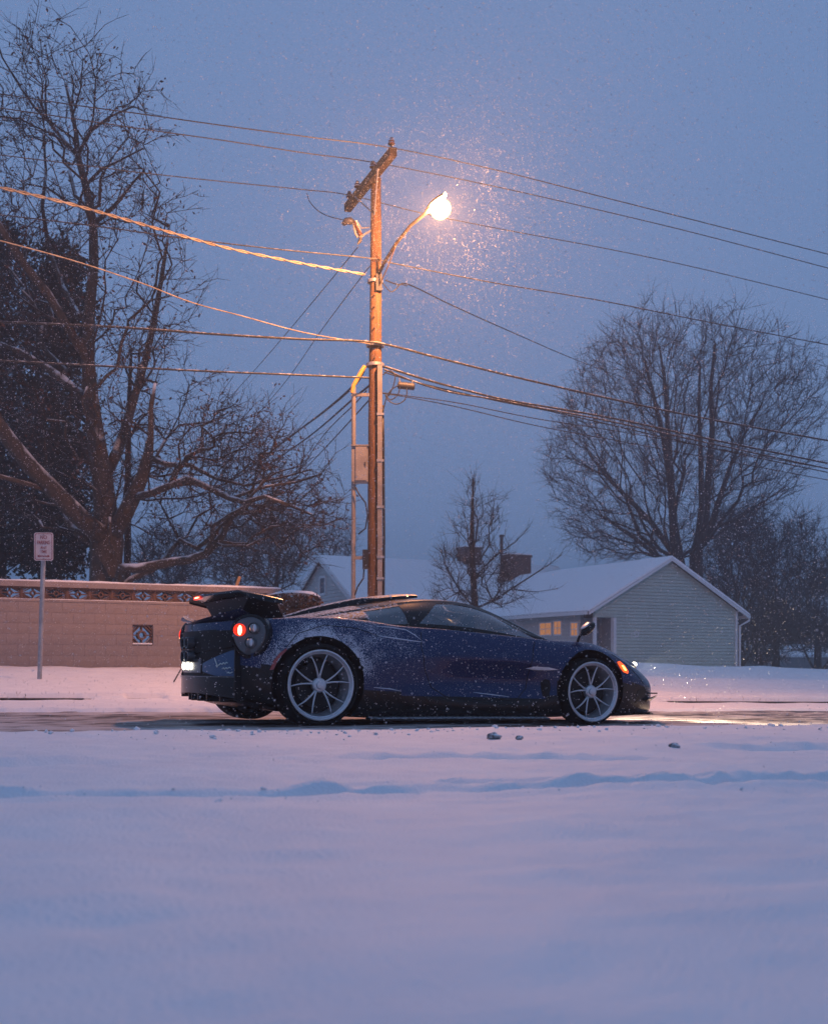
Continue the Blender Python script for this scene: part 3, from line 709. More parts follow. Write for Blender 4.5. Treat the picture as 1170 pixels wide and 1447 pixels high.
wire('telephone_cable', 'lower strand of the cable bundle running right from the pole', [(543,522),(590,541),(640,555),(690,563),(760,576),(860,595),(1000,626),(1200,669)], .015, M['cable_snow'], t=PT-.2)
wire('telephone_cable', 'slim dark cable just under the right cable bundle', [(543,526),(600,543),(700,566),(800,586),(1000,632),(1200,674)], .011, M['rubber'], t=PT-.1)
wire('drop_wire', 'lowest thin wire pair on the right, upper one', [(541,555),(580,560),(650,570),(760,592),(900,614),(1200,668)], .008, M['rubber'], t=PT-.1)
wire('drop_wire', 'lowest thin wire pair on the right, lower one', [(541,556),(580,562),(650,576),(760,602),(900,628),(1200,684)], .008, M['rubber'], t=PT-.05)
wire('service_cable', 'dark cable sagging right from the lamp bracket to the large tree', [(545,396,20.8),(562,402,21.2),(580,403,21.8),(640,432,25),(720,468,30),(820,511,38),(920,548,47)], .012, M['rubber'])
wire('drop_wire', 'thin wire slanting down left from the fuse cut-out', [(506,349,20.9),(460,405,24),(400,477,29),(345,540,35),(290,600,42)], .009, M['rubber'])
wire('drop_wire', 'thin wire slanting down left from below the lamp arm', [(523,376,20.95),(508,395,22),(455,466,26),(400,544,32),(340,612,40)], .009, M['rubber'])
for k, (lab, pts, r) in enumerate((
    ('thickest dark cable dropping left from the yellow sleeve', [(514,524,21),(500,545,22),(460,580,27),(420,610,33),(350,664,45)], .026),
    ('second dark cable dropping left below the thickest one', [(522,545,21),(500,563,23),(430,622,33),(350,676,46)], .020),
    ('third dark cable dropping left, crossing the standoff conduit', [(518,552,21),(500,572,23),(460,612,30),(425,660,37),(395,690,44)], .012),
    ('lowest dark cable dropping left from the pole face', [(521,566,21),(470,622,28),(430,664,35),(395,700,44)], .013))):
    wire('drop_wire', lab, pts, r, M['rubber'])
wire('jumper_wire', 'thin looping jumper under the third power line by the crossarm', [(434,273,21.9),(438,285,21.8),(450,298,21.7),(466,306,21.5),(490,312,21.2),(500,316,21)], .008, M['rubber'])
wire('jumper_wire', 'small loop of wire hanging right of the pole under the lamp arm', [(541,400,20.85),(552,412,20.8),(560,408,20.8),(566,402,20.8),(575,404,21)], .009, M['rubber'])
# splice case and its loops
spc = empty('splice_case', at(574, 545, 20.9)); tag(spc, 'brown ribbed splice case hanging right of the pole under the cables', 'splice case')
mb = MB(); mb.tube([(-.15+.3*i/14, 0, .012-.03*i/14) for i in range(15)], [.035]+[.055 if i % 2 else .068 for i in range(13)]+[.035], 10); mb.build('case', M['dark_metal'], spc, smooth=True)
for q_ in ([(-.1,0,.04),(-.12,0,.13)], [(.1,0,.04),(.12,0,.10)]): mb = MB(); mb.tube(q_, .008, 5); mb.build('hanger', M['galv'], spc)
for pts in ([(562,545),(552,552),(545,566),(541,585)], [(565,548),(562,558),(552,565),(545,558),(549,566),(560,571),(571,566),(575,556),(574,548)], [(541,530),(550,524),(558,530),(556,545),(549,560)]):
    wire('cable_loop', ['dark cable bending from splice case down into the pole riser', 'round slack loop of dark wire under the splice case', 'fine wire hanging in an arc beside the pole above the slack loop'][len([o for o in C.objects if o.name.startswith('cable_loop') and o.parent is None])], [(a, b, 20.85) for a, b in pts], .010, M['rubber'])
# ------------------------------------------------------------------ trees
def poly_pts(poly, n, Y, dY, r):
    poly = np.array(poly, float); lo, hi = poly.min(0), poly.max(0); out = []
    while len(out) < n:
        q = lo + r.random((n*2, 2))*(hi-lo); ins = np.zeros(len(q), bool); j = len(poly)-1
        for i in range(len(poly)):
            xi, yi = poly[i]; xj, yj = poly[j]
            cnd = ((yi > q[:,1]) != (yj > q[:,1])) & (q[:,0] < (xj-xi)*(q[:,1]-yi)/(yj-yi+1e-9)+xi); ins ^= cnd; j = i
        for a, b in q[ins]: out.append((a, b))
    out = np.array(out[:n]); c = (poly.min(0)+poly.max(0))/2; hwid = (poly.max(0)-poly.min(0))/2
    e = np.clip(1-((out-c)/hwid*.8)**2, .15, 1).prod(1)**.5
    yy = Y + (r.random(n)*2-1)*dY*e
    return np.stack([(out[:,0]-CX)/F*Y, yy, EYE-(out[:,1]-CY)/F*Y], -1)
def colonize(skel, attr, step, di, dk, iters, bias=(0,0,.15), r=None, wob=.15, inert=.9):
    # skel: list of (pos, parent, radius or None)
    pos = [np.array(p, float) for p, _, _ in skel]; par = [q for _, q, _ in skel]; rad = [w for _, _, w in skel]
    A = attr.copy(); best = np.full(len(A), 1e9); bi = np.zeros(len(A), int)
    def upd(P, base):
        nonlocal best, bi
        D = np.linalg.norm(A[:,None,:]-P[None,:,:], axis=2); k = D.argmin(1); d = D[np.arange(len(A)), k]
        w = d < best; best = np.where(w, d, best); bi = np.where(w, k+base, bi)
    upd(np.array(pos), 0); bias = np.array(bias)
    nk = {}
    for it in range(iters):
        act = best < di
        if not act.any() or len(A) == 0: break
        acc = {}
        idx = bi[act]; vec = A[act]-np.array(pos)[idx]; vec /= np.linalg.norm(vec, axis=1, keepdims=True)+1e-9
        tot = np.zeros((len(pos), 3)); np.add.at(tot, idx, vec); un = np.unique(idx)
        base = len(pos); new = []; kid = {}
        for k in un:
            d = tot[k]; d /= np.linalg.norm(d)+1e-9
            if par[k] >= 0:
                pd = pos[k]-pos[par[k]]; d = d + inert*pd/(np.linalg.norm(pd)+1e-9)
            d = d + bias + r.normal(size=3)*wob; d /= np.linalg.norm(d)+1e-9
            q_ = pos[k]+d*step
            if nk.get(int(k), 0) > 2: continue
            nk[int(k)] = nk.get(int(k), 0)+1
            new.append(q_); par.append(int(k)); rad.append(None)
        if not new: break
        pos += new; P = np.array(new)
        upd(P, base)
        keep = best > dk; A = A[keep]; best = best[keep]; bi = bi[keep]
    return pos, par, rad
def reach(skel, attr, bf=.55, r=None, step=.5):
    # minimum spanning tree that also keeps the way back to the trunk short: limbs fan out straight
    pos = [np.array(p, float) for p, _, _ in skel]; par = [q for _, q, _ in skel]; rad = [w for _, _, w in skel]; pl = []
    for i in range(len(pos)): pl.append(0. if par[i] < 0 else pl[par[i]]+np.linalg.norm(pos[i]-pos[par[i]]))
    K = np.array(pos); PL = np.array(pl); lo = 2 if len(K) > 4 else 0
    D = np.linalg.norm(attr[:,None,:]-K[None,lo:,:], axis=2)+bf*PL[None,lo:]; bi = D.argmin(1)+lo; best = D[np.arange(len(attr)), bi-lo]; done = np.zeros(len(attr), bool)
    for _ in range(len(attr)):
        k = int(np.where(done, 1e9, best).argmin()); done[k] = True; a, b = pos[bi[k]], attr[k]; ln = np.linalg.norm(b-a); m = max(1, int(ln/step)); p = int(bi[k]); q0 = pl[p]
        for j in range(1, m+1):
            f_ = j/m; q = a+(b-a)*f_+(r.normal(size=3)*.05*step*2 if j < m else 0)+np.array([0,0,-.04*ln*math.sin(math.pi*f_)]); pos.append(q); par.append(p); rad.append(None); pl.append(q0+ln*f_); p = len(pos)-1
        d = np.linalg.norm(attr-pos[p], axis=1)+bf*pl[p]; w = (d < best) & ~done; best[w] = d[w]; bi[w] = p
    return pos, par, rad
def frusta(P0, P1, R0, R1, n=3):
    d = P1-P0; d = d/(np.linalg.norm(d, axis=1, keepdims=True)+1e-9)
    h = np.where(np.abs(d[:,2:3]) > .9, np.array([[1.,0,0]]), np.array([[0,0,1.]])); a = np.cross(h, d); a /= np.linalg.norm(a, axis=1, keepdims=True)+1e-9; b = np.cross(d, a)
    q = 2*np.pi*np.arange(n)/n; ring = a[:,None,:]*np.cos(q)[None,:,None] + b[:,None,:]*np.sin(q)[None,:,None]
    V = np.concatenate([P0[:,None,:]+ring*R0[:,None,None], P1[:,None,:]+ring*R1[:,None,None]], 1).reshape(-1, 3)
    k = np.arange(len(P0))*2*n; j = np.arange(n)
    Fq = np.stack([k[:,None]+j, k[:,None]+(j+1) % n, k[:,None]+n+(j+1) % n, k[:,None]+n+j], -1).reshape(-1, 4)
    return V, Fq
def leaf_tris(c, size, r):
    n = len(c); a = r.normal(size=(n,3)); a /= np.linalg.norm(a, axis=1, keepdims=True); b = r.normal(size=(n,3)); b -= a*(a*b).sum(1, keepdims=True); b /= np.linalg.norm(b, axis=1, keepdims=True)
    s = size*(.6+.8*r.random((n,1)))
    V = np.stack([c-a*s, c+b*s*.45, c+a*s, c-b*s*.45], 1).reshape(-1,3)
    return V, np.arange(n*4).reshape(-1,4)
def tree(name, label, base, skel, attr, trunk_r, step, di, dk, iters, seed, tw_n=3, tw_len=.5, tw_r=.006, exp=2.3, bias=(0,0,.15), mt=('bark','twig'), leaves=0, leaf_size=.05, group=None, wob=.15, thick=.03, cat='tree', bf=None):
    r = np.random.default_rng(seed)
    pos, par, rad = reach(skel, attr, bf, r, step) if bf else colonize(skel, attr, step, di, dk, iters, bias, r, wob)
    n = len(pos); P = np.array(pos); ch = [[] for _ in range(n)]
    for i, q in enumerate(par):
        if q >= 0: ch[q].append(i)
    acc = np.zeros(n)
    order = []; stack = [i for i in range(n) if par[i] < 0]
    while stack: k = stack.pop(); order.append(k); stack += ch[k]
    for k in reversed(order):
        if not ch[k]: acc[k] = 1
        if par[k] >= 0: acc[par[k]] += acc[k]
    r0 = trunk_r/ (acc[order[0]]**(1/exp)); Rr = np.maximum(r0*acc**(1/exp), tw_r)
    for i in range(n):
        if rad[i]: Rr[i] = rad[i]
    for k in order:                                      # never thicker than the parent
        if par[k] >= 0 and not rad[k]: Rr[k] = min(Rr[k], Rr[par[k]]*.96)
    root = empty(name, tuple(base)); tag(root, label, cat, group); o3 = np.array(base)
    mb = MB(); started = set()
    # thick chains
    def chain(k0, k1):
        q = [k0, k1]
        while True:
            c = [x for x in ch[q[-1]] if Rr[x] > thick]
            if not c: break
            c.sort(key=lambda x: -Rr[x]); q.append(c[0]); todo.extend((q[-2], x) for x in c[1:])
        pts = [Vector(P[x]-o3) for x in q]; rr = [Rr[x] for x in q]; rr[0] = min(rr[0], rr[1]*1.15)
        mb.tube(pts, rr, 9 if max(rr) > .1 else 6)
    todo = []
    for k in range(n):
        if par[k] < 0:
            c = sorted([x for x in ch[k] if Rr[x] > thick], key=lambda x: -Rr[x])
            if c: chain(k, c[0]); todo.extend((k, x) for x in c[1:])
    while todo: a, b = todo.pop(); todo.extend([]); chain_parent = a; chain(a, b)
    mb.build('trunk', M[mt[0]], root, smooth=True)
    idx = np.array([i for i in range(n) if par[i] >= 0 and Rr[i] <= thick])
    V = []; Fq = []; off = 0
    if len(idx):
        pi = np.array(par)[idx]
        v, f_ = frusta(P[pi]-o3, P[idx]-o3, np.minimum(Rr[pi], Rr[idx]*1.3), Rr[idx], 4); V.append(v); Fq.append(f_); off += len(v)
    tips = np.array([i for i in range(n) if Rr[i] <= thick*.8 and par[i] >= 0])
    if len(tips) and tw_n:
        k = np.repeat(tips, tw_n); d = P[k]-P[np.array(par)[k]]; d /= np.linalg.norm(d, axis=1, keepdims=True)+1e-9
        d = d + r.normal(size=d.shape)*.62 + np.array(bias)*1.2; d /= np.linalg.norm(d, axis=1, keepdims=True)
        ln = tw_len*(.35+.9*r.random((len(k),1))); p0 = P[k]-o3 + (P[np.array(par)[k]]-P[k])*r.random((len(k),1)); d2 = d+r.normal(size=d.shape)*.3+np.array(bias)*.6; d2 /= np.linalg.norm(d2, axis=1, keepdims=True)
        p1 = p0+d*ln*.5; p2 = p1+d2*ln*.5; rr = np.full(len(k), tw_r)
        for a, b, x, y in ((p0, p1, rr, rr*.8), (p1, p2, rr*.8, rr*.4)):
            v, f_ = frusta(a, b, x, y, 3); V.append(v); Fq.append(f_+off); off += len(v)
        # side shoots
        p3 = p1 + (d+r.normal(size=d.shape)*.8)*ln*.35; v, f_ = frusta(p1, p3, rr*.6, rr*.35, 3); V.append(v); Fq.append(f_+off); off += len(v)
    if V: np_mesh('crown', np.concatenate(V), np.concatenate(Fq), M[mt[1]], root)
    if leaves and len(tips):
        k = tips[(r.random(leaves)**1.0*len(tips)).astype(int)]; ctr = P[k]-o3+r.normal(size=(leaves,3))*.16
        v, f_ = leaf_tris(ctr, leaf_size, r); np_mesh('leaves', v, f_, M['leaf'], root)
    return root
def skeleton(limbs, Y, k=1.0):
    # limbs: list of (parent key or None, [(px, py, dY, radius px)...]); returns node list
    sk = []; last = {}
    for key, par, pts in limbs:
        p = last[par][0] if isinstance(par, str) else (last[par[0]][par[1]] if par else -1)
        if isinstance(par, str): p = last[par][-1]
        ids = []
        for (a, b, dy, rp) in pts:
            w = at(a, b, Y); w.y += dy
            sk.append((tuple(w), p, rp/F*Y*k)); p = len(sk)-1; ids.append(p)
        last[key] = ids
    return sk
rt = np.random.default_rng(11)
# big bare tree behind the wall
Y1 = 29.5
limbs = [('t', None, [(150,985,0,34),(150,900,0,29),(150,840,0,27),(151,790,0,26),(153,765,0,27)]),
 ('A', ('t',4), [(150,720,0,19),(146,680,0,17),(138,630,0,15),(130,570,0,12.5),(125,510,0,11),(127,440,0,9),(130,370,.2,8),(128,310,.3,7),(117,255,.3,6.2),(104,210,.4,5),(100,175,.5,3.8),(92,140,.6,2.8),(83,100,.6,2)]),
 ('B', ('t',4), [(128,738,-.8,15),(104,708,-1.4,13.5),(80,678,-2,12.5),(58,645,-2.4,11.5),(38,612,-2.7,10.5),(24,584,-2.9,10),(12,556,-3,9.5)]),
 ('C', ('t',4), [(176,738,-.3,14),(196,708,-.6,12.5),(212,680,-.8,10.5),(222,655,-1,8.5),(226,628,-1,5),(226,590,-1,4),(232,555,-1,2.5)]),
 ('D', ('C',1), [(225,706,-1,6),(258,698,-1.4,5.5),(286,693,-1.8,5.5),(318,708,-2,5),(345,722,-2.2,4.6),(365,728,-2.3,4),(392,722,-2.5,3.2),(425,735,-2.7,2.6),(455,748,-2.8,1.8)]),
 ('D2',('C',3), [(250,668,-1.2,4.5),(285,672,-1.5,3.8),(320,690,-1.5,3),(360,700,-1.6,2.4),(410,690,-1.7,1.8),(450,680,-1.8,1.2)]),
 ('D3',('D',4), [(390,705,-2,2.6),(430,700,-2.1,2),(465,690,-2.2,1.3)]),
 ('E', ('A',3), [(108,552,.3,8),(80,528,.5,7),(45,503,.8,6),(10,482,1,5),(-25,468,1,4)]),
 ('Fl',('A',4), [(104,470,-.5,7),(85,432,-1,6.6),(60,400,-1.3,6.4),(35,360,-1.6,6),(12,320,-1.8,5.6),(-12,285,-2,5)]),
 ('G', ('A',1), [(160,635,.4,9),(172,590,.6,7.5),(183,540,.8,6.6),(196,490,.9,6),(207,430,1,5),(215,385,1,4),(222,340,1,3),(228,300,1,2)]),
 ('H', ('A',8), [(140,235,.2,2.6),(170,220,.2,2),(200,205,.2,1.4)]),
 ('H2',('A',9), [(82,185,.6,3.5),(55,150,.8,2.8),(38,112,.9,2)]),
 ('H3',('A',9), [(125,180,.2,3),(155,162,.1,2.3),(190,150,0,1.5)]),
 ('I', ('A',5), [(96,430,1,5),(66,380,1.4,4.5),(42,320,1.6,4),(30,255,1.7,3.4),(34,200,1.8,2.6),(28,140,1.9,1.8)]),
 ('J', ('B',1), [(70,700,-2,4),(30,690,-2.4,3.4),(0,672,-2.6,2.6)]),
 ('K', ('A',7), [(160,290,.1,3.5),(185,262,0,2.6),(205,240,0,1.6)]),
]
poly = [(-40,40),(30,25),(100,45),(130,90),(215,130),(235,200),(240,270),(262,350),(262,420),(240,520),(300,575),(340,560),(380,610),(420,640),(470,680),(492,740),(470,775),(400,772),(350,760),(300,790),(230,800),(180,780),(100,770),(-40,780)]
hi_ = [(-40,40),(30,25),(100,45),(130,90),(215,130),(235,200),(240,270),(262,350),(262,420),(-40,420)]; lo_ = [(-40,420),(262,420),(240,520),(300,575),(340,560),(380,610),(420,640),(470,680),(492,740),(470,775),(400,772),(350,760),(300,785),(230,790),(180,770),(100,760),(-40,770)]
def clustered(pl_, nc, m, sg, Y, dY):
    c = np.repeat(poly_pts(pl_, nc, Y, dY, rt), m, 0); return c + rt.normal(size=c.shape)*sg
att = np.concatenate([clustered(hi_, 70, 13, .42, Y1, 2.6), clustered(lo_, 95, 12, .40, Y1, 2.8), clustered([(250,620),(340,570),(470,690),(490,745),(380,765),(260,745)], 34, 14, .36, Y1-1.7, 1.2)])
tree('bare_tree', 'huge bare tree with snow in its forks rising behind the block wall', tuple(at(150,985,Y1)), skeleton(limbs, Y1, .88), att, .45, .34, 2.0, .27, 70, 21, tw_n=2, tw_len=.62, tw_r=.0078, exp=1.68, bias=(0,0,.05), leaves=5200, leaf_size=.05, bf=.38)
# slim trunk right of it
sk = skeleton([('t', None, [(180,960,0,6),(180,860,0,5.5),(181,760,0,5),(181,690,0,4.5),(182,620,0,4),(183,560,0,3),(186,500,0,2)])], 31.5)
tree('bare_tree', 'slim straight dark trunk just right of the huge tree trunk', tuple(at(180,960,31.5)), sk, poly_pts([(150,640),(190,460),(240,560),(250,680),(180,720)], 160, 31.5, 1.2, rt), .09, .28, 2, .45, 30, 5, tw_n=3, tw_len=.5, tw_r=.006, mt=('twig','twig'))
# columnar conifers behind
def conifer(label, poly, Y, dY, n, seed, trunk):
    r = np.random.default_rng(seed); c = poly_pts(poly, n, Y, dY, r); base = at(trunk, 960, Y); root = empty('conifer_tree', base); o3 = np.array(base)
    tag(root, label, 'tree', 'dark conifers behind the huge bare tree')
    ctr = np.repeat(c, 95, 0) + r.normal(size=(n*95, 3))*np.array([.26,.26,.20]) - o3
    v, f_ = leaf_tris(ctr, .085, r); np_mesh('crown', v, f_, M['needle'], root)
    top = min(p[1] for p in poly); mb = MB(); mb.tube([(0,0,-.5), (0,0,(960-top)/F*Y*.5), (0,0,(960-top)/F*Y*.95)], [.25,.17,.03], 8); mb.build('trunk', M['bark_far'], root)
    mb = MB()
    for q in c[::2]:
        b = Vector(q-o3); mb.tube([(0, 0, max(0, b.z-.5)), b], [.035, .008], 4, cap=False)
    mb.build('branches', M['bark_far'], root)
conifer('dark conifer at the left edge behind the huge bare tree', [(-60,420),(-20,330),(12,318),(35,400),(30,520),(60,600),(45,800),(-60,800)], 35, 1.6, 190, 1, 0)
conifer('dark conifer with narrow top close behind the huge tree trunk', [(62,330),(85,318),(102,380),(112,440),(100,520),(112,640),(118,760),(105,815),(30,815),(38,640),(55,520),(52,420)], 34, 1.5, 210, 2, 78)
# big round tree behind the cream house
Y2 = 66
limbs = [('t', None, [(962,930,0,17),(961,830,0,15),(956,790,0,13)]), ('t2', ('t',0), [(990,900,.5,13),(986,830,.5,13),(986,780,.5,12)]),
 ('a', ('t',2), [(948,740,-.5,7.5),(942,690,-1,6.5),(930,630,-1.5,5),(915,575,-1.8,3.6),(900,520,-2,2.4)]), ('b', ('t',2), [(954,730,.5,7),(951,660,.8,6),(948,590,1,4.5),(945,530,1.2,3),(938,480,1.3,1.8)]),
 ('c', ('t',2), [(925,735,1,5),(895,700,1.5,4.2),(865,665,2,3.4),(840,630,2.2,2.4)]), ('d', ('t2',2), [(996,735,0,7.5),(1000,680,0,6.6),(1004,610,-.3,5),(1000,550,-.6,3.6),(1005,490,-.8,2.2)]),
 ('e', ('t2',2), [(1010,745,1,6.5),(1026,700,1.5,5.4),(1045,650,2,4),(1068,600,2.2,2.8),(1095,555,2.4,1.8)]), ('f', ('t2',2), [(985,720,-1,5.5),(980,660,-1.6,4.4),(975,590,-2,3),(975,530,-2.2,2)]),
 ('g', ('t',1), [(925,790,-1,4),(885,765,-2,3),(845,740,-2.6,2.2)]), ('h', ('e',0), [(1040,735,.5,2.6),(1070,715,0,2),(1105,690,-.4,1.3)])]
poly = [(930,442),(985,448),(1060,470),(1115,500),(1158,530),(1158,570),(1140,640),(1120,690),(1060,750),(1000,785),(900,790),(840,790),(785,740),(765,640),(785,590),(810,530),(835,480),(880,455)]
tree('bare_tree', 'large round-crowned bare tree behind the cream house', tuple(at(962,930,Y2)), skeleton(limbs, Y2, .8), poly_pts(poly, 2600, Y2, 6.5, rt), .6, .8, 3.4, .50, 70, 33, tw_n=3, tw_len=1.15, tw_r=.0115, exp=1.62, bf=.62, mt=('bark_far','bark_far'), bias=(0,0,.20), wob=.07, thick=.05)
# small upright tree beside the far chimney
Y3 = 40
limbs = [('t', None, [(672,960,0,8),(671,860,0,7),(669,820,0,6),(667,780,0,5),(667,740,0,4),(668,705,0,2.6),(669,675,0,1.3)]),
 ('r', ('t',1), [(695,850,-.3,1.9),(720,834,-.5,1.6),(745,818,-.8,1.3),(770,802,-1,1),(788,788,-1.1,.6)]), ('r2', ('r',1), [(755,838,-.6,.9),(785,834,-.8,.5)]),
 ('r3', ('t',2), [(685,800,0,1.3),(705,782,0,1.1),(728,766,0,.9),(748,744,0,.6)]),
 ('l', ('t',1), [(650,835,0,1.6),(632,805,0,1.2),(622,775,0,.8)])]
poly = [(669,668),(682,705),(705,712),(712,760),(725,800),(745,850),(700,862),(610,862),(615,800),(640,740),(655,700)]
tree('bare_tree', 'small upright bare tree over the car roof beside a brick chimney', tuple(at(672,960,Y3)), skeleton(limbs, Y3, .75), poly_pts(poly, 330, Y3, 1.6, rt), .16, .5, 2.2, .34, 40, 41, tw_n=3, tw_len=.60, tw_r=.007, exp=1.6, bf=.5, mt=('bark_far','twig'), bias=(0,0,.5), wob=.1)
# shrubby trees further back
def clump(label, base, polyg, Y, dY, n, seed, tr, group='bare trees far behind', tl=.8, twr=.011):
    bx_, by_ = base; sk = skeleton([('t', None, [(bx_, by_+45, 0, tr*1.2), (bx_, by_, 0, tr), (bx_+random.uniform(-4,4), by_-22, 0, tr*.8)])], Y)
    tree('bare_tree', label, tuple(at(bx_, by_+45, Y)), sk, poly_pts(polyg, n, Y, dY, rt), tr/F*Y, .7, 4, .55, 45, seed, bf=.5, tw_n=3, tw_len=tl*1.3, tw_r=twr, exp=1.65, mt=('bark_far','bark_far'), bias=(0,0,.25), wob=.14, thick=.05, group=group)
clump('bushy bare tree left of the pale house gable', (388,850), [(305,765),(345,735),(385,712),(425,735),(445,760),(425,800),(412,835),(320,838),(285,810)], 52, 4, 620, 51, 4, tl=.7, twr=.013)
clump('small bare tree low behind the wall, right of the slim trunk', (235,850), [(195,770),(235,745),(280,765),(285,820),(240,835),(190,825)], 50, 3, 330, 52, 3, tl=.6, twr=.013)
clump('bare tree peeping over the pale house roof beside the pole', (470,840), [(440,760),(480,735),(500,745),(505,800),(455,800)], 74, 3, 160, 53, 3)
clump('dense dark bare tree right of the cream house roof', (1045,900), [(1000,790),(1015,735),(1060,720),(1085,770),(1085,860),(1060,920),(1010,860)], 74, 4.5, 700, 54, 6, twr=.018, tl=1.1)
clump('bare tree with two arching branches in the thicket at right', (1095,910), [(1060,830),(1080,760),(1110,725),(1150,745),(1150,820),(1130,910),(1070,920)], 80, 5, 620, 55, 5, twr=.018, tl=1.1)
clump('dense bare tree at the right edge of the thicket', (1155,910), [(1115,840),(1140,790),(1165,765),(1215,780),(1215,900),(1180,925),(1120,920)], 78, 5, 620, 56, 5, twr=.018, tl=1.1)
clump('low bare bush against the downpipe corner of the cream house', (1075,935), [(1055,880),(1085,850),(1110,870),(1110,935),(1060,938)], 70, 3, 300, 57, 3, twr=.015, tl=.8)
# far wood as one mass
r = np.random.default_rng(77); V = []; Fq = []; off = 0; n = 9000
xs = r.uniform(-30, 75, n); ys = r.uniform(92, 120, n); xs = np.where((xs < 12), r.uniform(28, 75, n), xs)
hgt = 3.5+3.5*np.abs(fbm(xs*.12, ys*.05, 3))*2; z0 = r.random(n)**1.2*hgt*.8+.6
p0 = np.stack([xs, ys, z0], -1); p1 = p0+np.stack([r.normal(0,.5,n), r.normal(0,.5,n), r.uniform(.6,1.8,n)], -1)
v, f_ = frusta(p0, p1, np.full(n,.05), np.full(n,.012), 3)
tx = r.uniform(28, 75, 140); ty = r.uniform(92, 120, 140); tp0 = np.stack([tx, ty, np.zeros(140)], -1); tp1 = tp0+np.stack([r.normal(0,.6,140), r.normal(0,.3,140), r.uniform(4,8,140)], -1)
v2, f2 = frusta(tp0, tp1, np.full(140,.16), np.full(140,.04), 5)
wood = np_mesh('distant_wood', np.concatenate([v, v2]), np.concatenate([f_, f2+len(v)]), M['bark_far'])
tag(wood, 'far-off bare wood in one bluish mass beyond the thicket', 'wood', kind='stuff')

# hedge at the end of the wall
hp = st(on_t(414, 900, 23.2)[0], 23.2, .40); root = empty('hedge_bush', hp); tag(root, 'reddish brown snow-capped bush at the right end of the wall', 'bush')
r = np.random.default_rng(5); n = 4200
q = np.stack([r.uniform(-.55,.55,n), r.uniform(-.4,.4,n), r.uniform(-.1,1.58,n)], -1); q[:,2] *= 1-.12*np.abs(q[:,0])**2+.1*fbm(q[:,0]*2, q[:,1]*2, 2); q += r.normal(size=q.shape)*.035
v, f_ = leaf_tris(q, .055, r); np_mesh('foliage', v, f_, M['hedge'], root)
V = []
mb = MB()
for i in range(14):
    a = r.uniform(-.5,.5); mb.tube([(a*.4, r.uniform(-.1,.1), -.3), (a, r.uniform(-.3,.3), .8), (a*1.2, r.uniform(-.3,.3), 1.4)], [.02,.014,.006], 5)
mb.build('stems', M['twig'], root)
P = []
for i in range(22):
    xx = -.57+1.14*i/21; row = []
    for j in range(9):
        yy = -.40+.8*j/8; e = max(0, 1-(abs(yy)/.42)**4)*max(0, 1-(abs(xx)/.58)**8); zz = 1.56*(1-.12*abs(xx)**2)+.02+.09*e+.05*float(fbm(np.array(xx*3), np.array(yy*3), 3)); row.append((xx, yy, zz))
    P.append(row)
mb = MB(); mb.grid(P); mb.build('snow_cap', M['snow_cap'], root, smooth=True)
# stake and stalk
sA = on_t(326, 838, 23.5); sB = on_t(339, 815, 23.5)
mb = MB(); mb.tube([st(sA[0]-.15, 23.5, sA[1]-.6), st(sB[0], 23.5, sB[1])], .035, 6); tag(mb.build('wooden_stake', mat('stake_wood', (.5,.26,.1), .8)), 'orange-brown wooden stake leaning above the wall behind the wing', 'stake')
sA = on_t(246, 955, 19.5); sB = on_t(268, 925, 19.5)
mb = MB(); mb.tube([st(sA[0], 19.5, sA[1]-.1), st(sB[0], 19.5, sB[1])], [.014,.007], 5); tag(mb.build('dry_stalk', M['twig']), 'dry brown stalk in the snow beside the car tail', 'stalk')
# crumbs of snow strewn along the furrow and the road edge
r = np.random.default_rng(61); cs = np.concatenate([r.uniform(-.5, 6.5, 160), r.uniform(0, 9, 420)]); n = len(cs)
ctt = np.concatenate([3.98-.20*(cs[:160]-.67)+r.normal(size=160)*.16, 7.75+r.normal(size=420)*.18]); cz = zground(cs, ctt)
bm = bmesh.new(); bmesh.ops.create_icosphere(bm, subdivisions=1, radius=1); bv = np.array([v.co[:] for v in bm.verts]); bf_ = np.array([[v.index for v in f.verts] for f in bm.faces]); bm.free()
sz = np.where(np.arange(n) < 160, .003+.009*r.random(n)**3, .005+.016*r.random(n)**3); vv = bv[None]*(1+.35*r.normal(size=(n, len(bv), 1)))*sz[:,None,None]*np.array([1,1,.7]) + np.stack([cs, ctt, cz+sz*.2], -1)[:,None,:]
cr = np_mesh('snow_crumbs', vv.reshape(-1, 3), (bf_[None]+np.arange(n)[:,None,None]*len(bv)).reshape(-1, 3), M['snow_cap'], smooth=True); cr.rotation_euler.z = TH
tag(cr, 'small crumbs of snow strewn along the furrow and the road edge', 'snow crumbs', kind='stuff')
